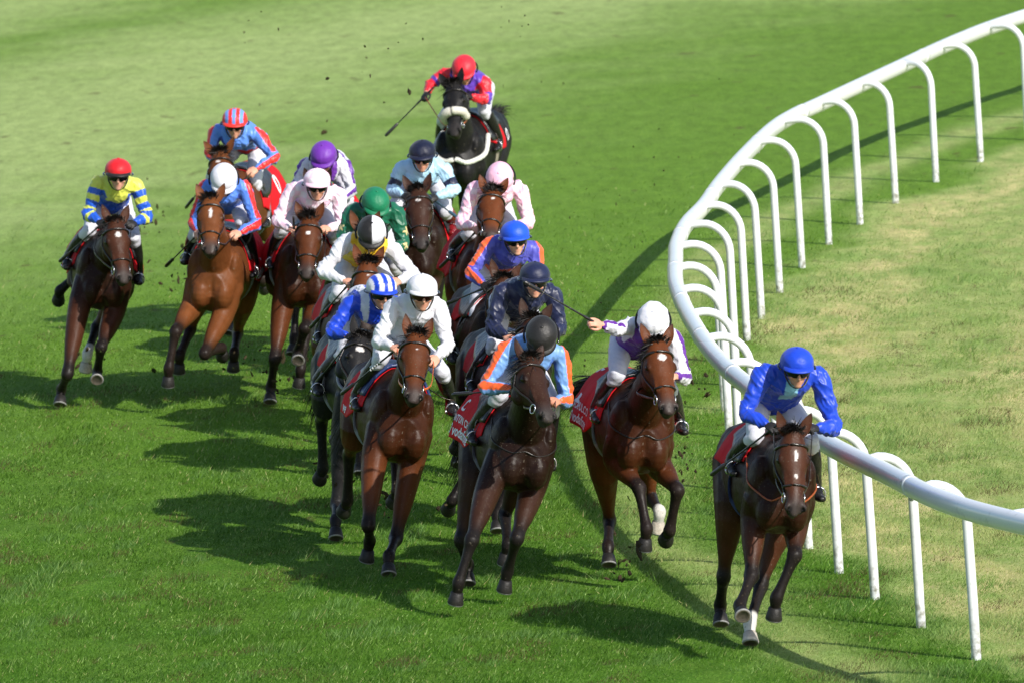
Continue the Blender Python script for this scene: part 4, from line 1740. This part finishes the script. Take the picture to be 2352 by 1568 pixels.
        for dr, dz in ((-.012, .012), (.012, .010), (.028, .0), (.040, -.008), (.038, -.014), (.02, -.010), (-.012, -.004)):
            k = np.cos(pa / 1.15 * math.pi / 2) ** .6
            x = np.sin(pa) * (.122 + dr * k)
            y = np.cos(pa) * (.146 + dr * k)
            pk.append(cen + np.outer(x, self.r) + np.outer(y, self.f) + np.outer(np.full(25, pz + dz) + .0 * k, self.up))
        pc = j.get('peak', c1 * .92)
        mb2 = MB()
        mb2.rings(np.array(pk).transpose(1, 0, 2), None)
        V = np.vstack(mb2.v)
        mb.add(V, mb2.f, pc)
        mb3 = MB()
        mb3.ell(cen + self.up * .108, (.012, .012, .006), np.array([self.r, self.f, self.up]))
        mb.add(np.vstack(mb3.v), mb3.f, c1)
        me = mb.mesh('helmet')
        return me

    def goggles(self):
        mb = MB()
        az = np.linspace(-1.25, 1.25, 25)
        rows = []
        for u, d in ((.012, .0), (.008, .014), (-.012, .019), (-.034, .017), (-.046, .010), (-.049, .0), (-.03, -.01), (.0, -.01)):
            k = np.where(np.abs(az) < .22, np.where(u < -.03, .018 * (1 - np.abs(az) / .22), 0), 0)
            x = np.sin(az) * (.075 + d * .8)
            y = np.cos(az) * (.088 + d) + .002
            rows.append(self.C + (np.outer(x, self.r) + np.outer(y, self.f) + np.outer(np.full(25, u - .004) + k, self.up)) * HEADK)
        mb.rings(np.array(rows).transpose(1, 0, 2), self.j.get('gog', V3(.008, .008, .01)))
        # strap to the back of the helmet and chin strap
        P = [self.headp(math.sin(a) * .128, math.cos(a) * .15 - .012, .0 - .004) for a in np.linspace(1.2, 2 * math.pi - 1.2, 21)]
        mb.tube(P, .004, .010, ref=self.up, seg=6, col=BLACK)
        return mb

    def chin(self):
        mb = MB()
        P = [self.headp(.088, .0, .0), self.headp(.080, .02, -.06), self.headp(.045, .052, -.118), self.headp(0, .058, -.135), self.headp(-.045, .052, -.118), self.headp(-.080, .02, -.06), self.headp(-.088, .0, .0)]
        mb.tube(P, .004, .009, ref=self.up, seg=6, n=4, col=BLACK)
        return mb

    def build(self):
        H = self.H
        j = self.j
        root = empty('person', H.M, j['label'], 'jockey', 'jockeys riding in the race')
        obj('body', self.body(), M_SKIN, root)
        obj('shirt', self.shirt(), M_SILK, root)
        obj('breeches', self.breeches(), M_NYLON, root)
        for k in 'RL':
            obj('boot', self.boot(k), M_BOOT, root)
        h = obj('helmet', self.helmet(), M_CAP, root)
        obj('chin_strap', self.chin(), M_LEATHER, h)
        obj('goggles', self.goggles(), M_PLASTIC, root)
        return root

    def whip(self):
        w = self.j.get('whip')
        if not w:
            return
        H = self.H
        k = w.get('hand', 'R')
        hand = self.hand_local[k]
        tip = H.on_plane(w['tip'], w['y'])
        d = tip - hand
        L = np.linalg.norm(d)
        d = d / L
        L = float(np.clip(L, .45, .75))
        o = empty('whip', H.M, w['label'], 'whip', 'whips in the jockeys\' hands')
        mb = MB()
        mb.tube([hand - d * .13, hand - d * .12, hand + d * .10, hand + d * .12, hand + d * (L - .17)], [.012, .011, .011, .008, .006], seg=8, col=w.get('col', BLACK))
        obj('shaft', mb, M_LEATHER, o)
        mb = MB()
        mb.tube([hand + d * (L - .18), hand + d * (L - .16), hand + d * (L - .01), hand + d * L], [.007, .016, .017, .012], seg=9, col=w.get('col', BLACK) * 1.6)
        obj('flap', mb, M_LEATHER, o)
        for q in w.get('bands', []):
            mb = MB()
            mb.tube([hand + d * (q * L), hand + d * (q * L + .014)], .0095, seg=8, col=w.get('band_col', V3(.7, .7, .7)), round_ends=False)
            obj('grip_band', mb, M_LEATHER, o)

# ------------------------------------------------------------------ the field (picture positions in a 2352 x 1568 frame give where each thing stands)
ROYAL = srgb(18, 62, 190)
LBLUE = srgb(108, 150, 206)
PURPLE = srgb(92, 32, 140)
NAVY = srgb(20, 28, 62)
PINK = srgb(238, 182, 205)
PALEPINK = srgb(240, 226, 236)
SWHITE = srgb(214, 214, 222)
FIELD = [
 dict(id=1, anchor=('RH', -.85), head=9, lean=9, helmet=(1828, 797), poll=(1826, 990), nose=(1831, 1176), hroll=-3, coat='dark', cm=1.15, star=[(.30, 0, .065, .014), (.55, 0, .05, .006)],
      RF=((1706, 1420), 'u', .95, (1726, 1322), .74), LF=((1776, 1422), 's', .50, (1834, 1254), .62), RH=((1655, 1437), 'g', 0, (1662, 1322), -.75), LH=((1723, 1480), 'g', 0, (1748, 1345), -.45),
      socks={'LH': 4.3}, mane=(.0, -.3, 1), fl=1.25, tail=(.3, -1, -.3), tl=.5, breast=(V3(.3, .07, .02), .007, .02), girth=srgb(70, 80, 140), cloth_dims=(-.60, .12, 84),
      label='dark bay racehorse with a thin white blaze and one white hind foot, leading the field',
      j=dict(silk=ROYAL, silk2=srgb(140, 195, 222), pat='patch', cap=ROYAL, cap2=ROYAL, gloves=1, pitch=13, puff=1.12, sR=(1752, 850), sL=(1886, 853), eR=(1712, 948), eL=(1918, 982), hR=(1776, 982), hL=(1866, 981),
             kR=(1748, 1002), fR=(1684, 1082), fL=(1880, 1140), whip=dict(tip=(1621, 1099), y=-.1, label='dark whip held low by the leading jockey in royal blue'),
             label='jockey in plain royal blue silks and cap crouched on the leading horse beside the rail')),
 dict(id=2, anchor=('RH', -.55), head=9, lean=8, helmet=(1498, 698), poll=(1514, 782), nose=(1540, 940), hroll=-6, coat='red', star=[(.25, .0, .05, .032)],
      RF=((1479, 1262), 's', .80, (1468, 1120), .68), LF=((1528, 1238), 'f', .50, (1556, 1126), .70), RH=((1398, 1300), 'g', 0, (1400, 1194), -.72), LH=((1509, 1222), 's', -.15),
      socks={'LH': 4.4}, mane=(.6, -.4, .1), tail=(.45, -1, .15), breast=(V3(.02, .016, .014), .006, .05), whip_arm='high',
      letters=[('R', '1', .30, -.68, 84), ('R', 'ACAPULCO', .082, -.75, 92), ('R', 'O vodafone', .098, -.75, 111), ('L', 'ACAPULCO', .10, -.16, 84)],
      label='bay racehorse with a white star, its number cloth showing a big white 1',
      j=dict(silk=PURPLE, silk2=SWHITE, silk3=PURPLE, pat='sleeves', cap=SWHITE, pitch=52, tilt=4, sR=(1453, 740), sL=(1550, 765), eR=(1418, 757), eyR=.32, eL=(1574, 866), hR=(1366, 741), hyR=.42, hL=(1545, 862), cuff=PURPLE,
             kR=(1446, 862), fR=(1372, 962), fL=(1566, 988), ruffle=1.3,
             whip=dict(tip=(1205, 648), y=.62, label='long black whip swung out sideways at arm\'s length by the jockey in purple and white', bands=[.06]),
             label='jockey in purple and white silks with right arm stretched out sideways swinging a whip')),
 dict(id=3, anchor=('RH', -.55), head=10, lean=11, helmet=(1241, 731), poll=(1224, 818), nose=(1266, 956), hroll=-24, coat='brown', cm=1.1,
      RF=((1045, 1386), 's', .90, (1092, 1212), .74), LF=((1157, 1358), 's', .42, (1187, 1236), .58), RH=((1074, 1343), 'g', 0, (1058, 1238), -.55), LH=((1158, 1296), 's', -.2),
      mane=(.7, -.3, .1), breast=(V3(.02, .016, .014), .005, .05), girth=srgb(150, 140, 170), noseband=0,
      letters=[('R', 'ANTON CHEKHOV', .078, -.755, 90), ('R', 'O vodafone', .11, -.75, 110), ('L', 'ANTON CHEKHOV', .078, -.10, 84), ('L', 'vodafone', .11, -.26, 108), ('R', 'C', .13, -.68, 72)],
      label='dark brown racehorse with a plain face, head turned sideways, under the black-capped jockey',
      j=dict(silk=LBLUE, silk2=srgb(238, 96, 38), silk3=srgb(64, 104, 180), pat='stripe', cap=BLACK, pitch=58, sR=(1163, 800), sL=(1290, 815), eR=(1116, 888), eL=(1302, 918), hR=(1190, 893), hL=(1276, 920), peak=BLACK,
             kR=(1168, 908), fR=(1088, 1012), fL=(1262, 1070), ruffle=.0, skin=srgb(190, 130, 105),
             whip=dict(tip=(1040, 905), y=.1, label='black whip between the jockey in white and the jockey in the black cap'),
             label='jockey in light blue silks with orange sleeve stripes and a black cap, face hidden')),
 dict(id=4, anchor=('LF', .95), head=10, lean=11, helmet=(967, 629), poll=(960, 764), nose=(952, 914), hroll=2, coat='red', cm=.9, star=[(.26, 0, .012, .01)],
      RF=((841, 1288), 's', .50, (846, 1206), .55), LF=((892, 1322), 'g', 0, (909, 1236), .70), RH=((788, 1174), 'f', -1.25), LH=((902, 1153), 'f', -.9),
      rein=srgb(205, 95, 35), cloth_dims=(-.50, .10, 112), pad=srgb(40, 56, 100), letters=[('R', 've', .10, -.46, 108)], mane=(.1, -.4, .5), ear=(.22, .22),
      label='bay racehorse with orange reins and a blue saddle, carrying the jockey in white',
      j=dict(silk=SWHITE, silk2=SWHITE, cap=SWHITE, pitch=9, sR=(907, 703), sL=(1008, 701), eR=(868, 784), eL=(1028, 793), hR=(912, 800), hL=(996, 829), fR=(855, 938), fL=(1039, 947), kR=(916, 826), kL=(1013, 852), gog=V3(.03, .006, .006),
             whip=dict(tip=(784, 904), y=-.05, label='black whip with white grip rings held by the jockey in all white', bands=[.30, .34, .38, .42, .46]),
             label='jockey in all white silks and white cap, at the left of the front line')),
 dict(id=5, anchor=('RF', .85), head=10, lean=9, helmet=(874, 629), poll=(838, 772), nose=(828, 916), hroll=-22, coat='black', cm=1.3, star=[(.24, .04, .04, .035), (.95, -.02, .05, .035)],
      RF=((771, 1239), 'g', 0, (774, 1160), .60), RH=((733, 1099), 'f', -1.2), pose=0, cloth_dims=(-.42, .10, 82), rein=srgb(120, 60, 35), breast=(V3(.25, .25, .26), .014, .04),
      label='near black racehorse with a white splash on its face, half hidden by the white jockey',
      j=dict(silk=ROYAL, silk2=SWHITE, pat='epaulet', cap=ROYAL, cap2=SWHITE, cappat='stripes', pitch=7, yaw=-8, gloves=1, sR=(798, 700), sL=(925, 705), eR=(760, 762), eL=(935, 770), hR=(810, 774), hL=(890, 775), kR=(797, 806), fR=(730, 900), peak=ROYAL,
             whip=dict(tip=(709, 900), y=-.2, label='black whip held by the jockey in royal blue with the striped cap'),
             label='jockey in royal blue silks with white epaulets and a blue and white striped cap')),
 dict(id=6, anchor=('LF', .5), head=11, lean=10, helmet=(1226, 601), poll=(1228, 728), nose=(1210, 880), hroll=4, coat='brown', cm=.95,
      cloth_dims=(-.42, .10, 92), LF=((1142, 1223), 'g', 0), RF=((1028, 1168), 'f', .45), pose=1, mane=(.3, -.3, .4),
      label='dark brown racehorse whose head is mostly hidden by the black cap in front of it',
      j=dict(silk=NAVY, silk2=NAVY, cap=NAVY, cap2=srgb(48, 56, 88), cappat='', pitch=7, yaw=6, sR=(1145, 672), sL=(1274, 672), eR=(1131, 752), eL=(1288, 752), hR=(1172, 780), hL=(1262, 775), kR=(1156, 790), fR=(1098, 895), puff=1.1,
             label='jockey in plain dark navy silks and cap, behind the horse with its head turned')),
 dict(id=7, head=9, lean=10, helmet=(1181, 507), poll=(1160, 636), nose=(1150, 785), coat='dark', pose=0, cloth_dims=(-.40, .10, 82), mane=(.6, -.3, .2),
      label='dark bay racehorse behind the navy jockey, mane blown to its right side',
      j=dict(silk=srgb(78, 80, 178), silk2=srgb(240, 98, 48), pat='stripe', hoop=1, cap=srgb(22, 78, 208), pitch=7, tilt=6, gloves=1, sR=(1130, 556), sL=(1232, 570), eR=(1083, 626), eL=(1236, 640), hR=(1118, 660), hL=(1192, 660), kR=(1102, 728), fR=(1040, 826), ruffle=0, skin=srgb(220, 165, 140),
             whip=dict(tip=(1020, 700), y=.1, label='black whip held level by the jockey in the plain blue cap'),
             label='jockey in violet blue silks with orange stripes and a plain bright blue cap')),
 dict(id=8, head=6, lean=9, helmet=(851, 500), poll=(846, 600), nose=(842, 752), coat='red', pose=1, cloth_dims=(-.50, .10, 96), mane=(0, -.3, 1), fl=1.4, star=[(.22, 0, .014, .012)],
      label='bay racehorse with a bushy black forelock, seen between the two blue and white jockeys\' heads',
      j=dict(silk=srgb(236, 186, 40), silk2=SWHITE, pat='plain_sleeves', cap=BLACK, cap2=SWHITE, cappat='half', pitch=46, sR=(800, 549), sL=(901, 565), eR=(741, 624), eL=(950, 632), hR=(804, 650), hL=(908, 648), kR=(791, 672), kL=(906, 676), fR=(734, 782), peak=BLACK, gog=BLACK,
             whip=dict(tip=(690, 778), y=-.2, label='black whip with a gold ring held by the jockey in the half white cap', bands=[.12], band_col=V3(.6, .4, .05)),
             label='jockey in a yellow body with white sleeves and a half black, half white cap')),
 dict(id=9, head=2, lean=8, helmet=(860, 433), poll=(838, 520), nose=(836, 668), coat='bay', pose=0, mane=(0, -.3, .8),
      label='bay racehorse almost wholly hidden, only an ear showing in front of the green jockey',
      j=dict(silk=srgb(8, 92, 66), silk2=srgb(214, 192, 138), pat='stars', cap=srgb(10, 112, 76), pitch=34, yaw=-12, sR=(811, 480), sL=(908, 480), eR=(786, 548), eL=(928, 562), hR=(822, 560), hL=(892, 575), skin=srgb(150, 105, 85), puff=1.15,
             label='jockey in dark green silks with gold stars on the sleeves and a green cap')),
 dict(id=10, head=4, lean=9, helmet=(1146, 377), poll=(1133, 432), nose=(1128, 542), coat='red', cm=1.15, star=[(.24, 0, .02, .018)], pose=2, mane=(0, -.3, .6),
      label='bay racehorse with a small round star, directly in front of the bowed pink jockey',
      j=dict(silk=PINK, silk2=srgb(246, 222, 232), pat='check', cap=PINK, pitch=64, sR=(1092, 428), sL=(1195, 428), eR=(1060, 512), eL=(1214, 512), hR=(1098, 528), hL=(1178, 520), kR=(1080, 536), fR=(1050, 594), ruffle=.8,
             whip=dict(tip=(1010, 615), y=-.1, label='black whip hanging below the bowed pink jockey\'s right hand'),
             label='jockey in plain pink silks and pink cap with head bowed behind the horse\'s ears')),
 dict(id=11, head=-5, lean=7, helmet=(968, 322), poll=(959, 432), nose=(967, 564), coat='brown', cm=1.25, star=[(.22, 0, .025, .022)], pose=0,
      label='brown racehorse with a white star between its eyes, under the jockey in pale blue',
      j=dict(silk=srgb(168, 208, 232), silk2=NAVY * .8, pat='armlet', cap=NAVY * .55, pitch=13, sR=(919, 388), sL=(1015, 388), eR=(900, 438), eL=(1044, 438), hR=(934, 452), hL=(992, 456), gloves=1, fL=(1012, 530), boot_top=srgb(120, 24, 30), peak=NAVY * .6,
             whip=dict(tip=(1046, 497), y=.2, hand='L', label='thin dark blue whip in the left hand of the pale blue jockey', col=srgb(36, 60, 80)),
             label='jockey in pale blue silks with navy armbands and a dark navy cap')),
 dict(id=12, head=-12, lean=6, helmet=(1064, 129), poll=(1036, 190), nose=(1040, 306), hroll=10, coat='black', cm=1.2, pose=2, cloth_dims=(-.40, .10, 92), fleece_nose=1, noseband=0, breast=(V3(.72, .72, .66), .026, .06),
      tail=(-.12, -.45, .62), td=.6, tl=.65, rein=srgb(170, 80, 40), girth=srgb(200, 190, 170), letters=[('L', 'O', .16, -.44, 84)],
      label='black racehorse with a white sheepskin noseband and breast strap at the rear of the field',
      j=dict(silk=srgb(88, 52, 168), silk2=srgb(214, 30, 46), pat='bands', cap=srgb(214, 36, 52), pitch=34, yaw=-8, tilt=4, gloves=1, sR=(1013, 166), sL=(1108, 188), eR=(990, 194), eL=(1118, 230), hR=(975, 222), hyR=.45, hL=(1072, 220), fL=(1124, 340), kL=(1098, 252), ruffle=.2,
             whip=dict(tip=(886, 312), y=.6, label='long dark whip reaching down from the rearmost jockey\'s right hand'),
             label='jockey in purple and red silks with a red cap on the rearmost black horse')),
 dict(id=13, anchor=('RF', .6), head=4, lean=9, helmet=(726, 387), poll=(710, 496), nose=(704, 631), hroll=6, coat='red', cm=.8, star=[(.30, 0, .028, .020)],
      RF=((620, 926), 'g', 0, (631, 824), .72), LF=((684, 832), 'u', .70, (700, 755), .62), LH=((686, 888), 's', -.25), pose=1, mane=(.1, -.3, 1), fl=1.25,
      label='bay racehorse with a small white star and leather noseband under the pink and white jockey',
      j=dict(silk=PALEPINK, silk2=srgb(244, 204, 224), pat='check', cap=srgb(240, 200, 220), cap2=PALEPINK, cappat='check', pitch=9, sR=(675, 428), sL=(780, 441), eR=(637, 507), eL=(784, 520), hR=(676, 530), hL=(748, 526), fR=(634, 612),
             whip=dict(tip=(690, 715), y=.3, label='black whip pointing down from the pink and white jockey'),
             label='jockey in white and pale pink checked silks and cap')),
 dict(id=14, hz=2.12, head=-6, lean=8, helmet=(741, 327), poll=(728, 420), nose=(722, 560), coat='brown', pose=0, py=.80,
      label='brown racehorse wholly tucked behind the pink and white checked jockey',
      j=dict(silk=srgb(104, 44, 156), silk2=SWHITE, silk3=srgb(92, 36, 144), pat='sleeves', cap=srgb(104, 44, 156), pitch=36, sR=(704, 374), sL=(790, 372), eR=(682, 420), eL=(808, 436), hR=(700, 440), hL=(780, 462),
             label='jockey in a mud-splashed purple cap and purple silks with white striped sleeves')),
 dict(id=15, head=-6, lean=8, helmet=(512, 379), poll=(483, 452), nose=(482, 574), hroll=-4, coat='bright', star=[(.32, -.005, .09, .016)],
      RF=((386, 886), 's', .85, (407, 744), .74), LF=((512, 816), 'f', .40, (470, 812), .78), RH=((411, 856), 's', -.15), LH=((536, 851), 's', -.55, (546, 764), -.85),
      letters=[('L', 'vodafone', .115, -.18, 108), ('L', '7', .28, -.34, 80)],
      label='bright bay racehorse with a long white streak, second from the left',
      j=dict(silk=srgb(84, 130, 222), silk2=srgb(226, 44, 36), silk3=srgb(50, 66, 150), pat='stripe', cap=SWHITE, pitch=44, yaw=-10, sR=(470, 424), sL=(560, 424), eR=(446, 510), eL=(588, 515), hR=(455, 538), hL=(540, 540), kL=(540, 508), fL=(580, 630), fR=(427, 600), ruffle=0,
             whip=dict(tip=(378, 615), y=-.1, label='black whip low beside the shoulder of the bright bay horse'),
             label='jockey in blue silks with red sleeve stripes and a plain white cap')),
 dict(id=16, head=-12, lean=7, helmet=(537, 249), poll=(502, 346), nose=(498, 466), hroll=4, coat='bright', cm=.85, star=[(.22, 0, .025, .02)], pose=1, mane=(0, -.3, .6), ear=(.55, .55),
      letters=[('L', '0', .24, -.40, 76), ('L', 'vodafone', .09, -.40, 98)],
      label='bay racehorse with pricked ears behind the white-capped blue jockey',
      j=dict(silk=srgb(90, 138, 222), silk2=srgb(230, 44, 38), silk3=srgb(50, 66, 150), pat='stripe', hoop=1, cap=srgb(224, 48, 40), cap2=srgb(104, 150, 222), cappat='stripes', flip=1, pitch=11, yaw=-10, sR=(491, 300), sL=(592, 308), eR=(484, 350), eL=(630, 362), hR=(505, 380), hL=(578, 396), kL=(582, 416), fL=(608, 516),
             whip=dict(tip=(411, 497), y=.0, label='black whip showing past the left side of the white-capped blue jockey'),
             label='jockey in blue and red striped silks with a red and light blue striped cap')),
 dict(id=17, anchor=('RF', .7), head=3, lean=10, helmet=(269, 364), poll=(269, 504), nose=(288, 643), hroll=-14, coat='dark', cm=1.1, star=[(.26, .012, .045, .026)],
      RF=((137, 932), 'g', 0, (155, 858), .70), LF=((222, 876), 'u', .80, (232, 798), .66), RH=((134, 690), 'f', -1.25), LH=((196, 852), 's', -.2), socks={'LH': 4.2},
      letters=[('R', 'ION', .10, -.70, 104), ('L', 'VA', .12, -.50, 104)], rein=srgb(40, 26, 18),
      label='dark bay racehorse with a slanting white patch on its forehead, at the far left',
      j=dict(silk=srgb(206, 212, 84), silk2=srgb(24, 84, 196), pat='hoops', cap=srgb(204, 24, 34), pitch=7, gloves=1, sR=(226, 420), sL=(314, 426), eR=(202, 492), eL=(338, 498), hR=(234, 514), hL=(302, 516), fR=(154, 612), kR=(205, 530), peak=BLACK, ruffle=0, skin=srgb(215, 160, 135),
             whip=dict(tip=(115, 620), y=-.15, label='black whip trailing below the far left jockey\'s right hand'),
             label='jockey in yellow and blue hooped silks with a red cap at the far left')),
]
DEBUG = False

# ------------------------------------------------------------------ flying turf
def build_clods():
    protos = []
    for q in range(4):
        bmv = MB()
        rng = np.random.default_rng(50 + q)
        th = np.linspace(0, 2 * np.pi, 9, endpoint=False)
        R = []
        for ph in np.linspace(.15, math.pi - .15, 6):
            r = .5 * (1 + .45 * rng.normal(0, 1, 9) * .7)
            R.append(np.stack([np.cos(th) * np.sin(ph) * r * (1.0 + .8 * (q % 2)), np.sin(th) * np.sin(ph) * r, np.full(9, math.cos(ph) * .42) + rng.normal(0, .06, 9)], 1))
        bmv.rings(R, None)
        col = [V3(.030, .024, .014), V3(.040, .032, .017), V3(.035, .045, .012), V3(.05, .038, .02)][q]
        bmv.c = [np.tile(col, (bmv.n, 1))]
        me = bmv.mesh('turf_clod', smooth=False)
        me.materials.append(M_SOIL)
        protos.append(me)
    rng = np.random.default_rng(5)
    spots = [(752, 181, .042, .4), (940, 211, .045, .4), (838, 107, .03, .5), (745, 304, .045, .5), (1135, 205, .02, 1), (1455, 337, .015, 1), (353, 850, .05, .15), (1652, 182, .014, 1), (1213, 57, .018, 1)]
    for _ in range(30):
        spots.append((rng.uniform(560, 1300), abs(rng.normal(0, 1)) * 140 + 12, rng.uniform(.010, .022), rng.uniform(.6, 1.8)))
    for _ in range(34):
        spots.append((rng.uniform(1300, 1720), rng.uniform(250, 700), rng.uniform(.008, .018), rng.uniform(.3, 1.4)))
    for _ in range(165):
        c = [(200, 800), (560, 830), (650, 850), (760, 1080), (880, 1150), (1030, 1130), (1440, 1290), (700, 780), (1350, 860), (1600, 900), (1560, 1060), (330, 500), (420, 640)][rng.integers(13)]
        spots.append((c[0] + rng.normal(0, 30), c[1] + rng.normal(0, 30), rng.uniform(.012, .040) * (1 if rng.random() < .85 else 1.7), rng.uniform(.03, .6)))
    for i, (px, py, sz, z) in enumerate(spots):
        p = pix_ground(px, py, z)
        if p[1] > 112:
            p = pix_ray(px, py)[0] + pix_ray(px, py)[1] / pix_ray(px, py)[1][1] * 92
            if p[2] < .2:
                continue
        o = bpy.data.objects.new('turf_clod', protos[i % 4])
        COL.objects.link(o)
        o.location = p
        o.scale = (sz, sz * rng.uniform(.6, 1), sz * rng.uniform(.5, 1))
        o.rotation_euler = tuple(rng.uniform(0, 6, 3))
        tag(o, 'small dark clod of turf flying through the air, kicked up by the hooves', 'turf clod', 'flying clods of turf')

def build_divot():
    """The tuft of grass thrown up in front of the bay's knees."""
    c = pix_ground(1492, 1112, .62)
    rng = np.random.default_rng(3)
    roots, dirs, lens = [], [], []
    for _ in range(260):
        d = nrm(rng.normal(0, 1, 3) + V3(.2, 0, .1))
        roots.append(c + rng.normal(0, 1, 3) * V3(.06, .05, .045))
        dirs.append(d)
        lens.append(rng.uniform(.03, .085))
    mb = hair_ribbons(roots, dirs, lens, .0035, V3(.075, .15, .022), droop=.3, curl=.02, rng=rng)
    soil = MB()
    th = np.linspace(0, 2 * np.pi, 12, endpoint=False)
    soil.ell(c + V3(0, .02, -.01), (.055, .035, .035))
    V = np.vstack(soil.v)
    V += rng.normal(0, .008, V.shape)
    mb.add(V, soil.f, V3(.05, .06, .018))
    o = obj('turf_divot', mb, M_HAIR)
    tag(o, 'ragged tuft of torn grass flying in front of the knees of the horse numbered 1', 'turf divot')

# ------------------------------------------------------------------ build
build_ground()
build_grass()
build_rail()
HORSES = []
for spec in FIELD:
    H = Horse(spec)
    H.solve()
    H.jock = Jockey(H)
    root = empty('racehorse', H.M, spec['label'], 'racehorse', 'racehorses galloping round the bend')
    bm_ = H.build(spec['id'] in (1, 2, 3, 4, 13, 15, 17))
    obj('body', bm_, M_COAT, root)
    dress_horse(H, root)
    H.jock.build()
    H.jock.whip()
    HORSES.append(H)
    if DEBUG:
        print('H%d hz %.2f org %s poll z %.2f headlen %.2f  hd %s C %s' % (spec['id'], H.helm_top[2], np.round(H.o, 2), H.poll[2], H.hl, np.round(H.hd, 2), np.round(H.jock.C, 2)))
        for k in ('RF', 'LF', 'RH', 'LH'):
            if k in spec:
                g = H.legs[k]
                print('    ', k, spec[k][1], 'T', np.round(g['T'], 2), 'knee', np.round(g['knee'], 2), 'fore %.2f cannon %.2f' % (np.linalg.norm(g['chain'][1] - g['knee']), np.linalg.norm(g['knee'] - g['fet'])))
        print('      sh', {k: np.round(v, 2).tolist() for k, v in H.jock.sh.items()}, 'arm', {k: (round(float(np.linalg.norm(H.jock.sh[k] - H.jock.el[k])), 2), round(float(np.linalg.norm(H.jock.hand_local[k] - H.jock.el[k])), 2)) for k in 'RL'})
build_clods()
build_divot()
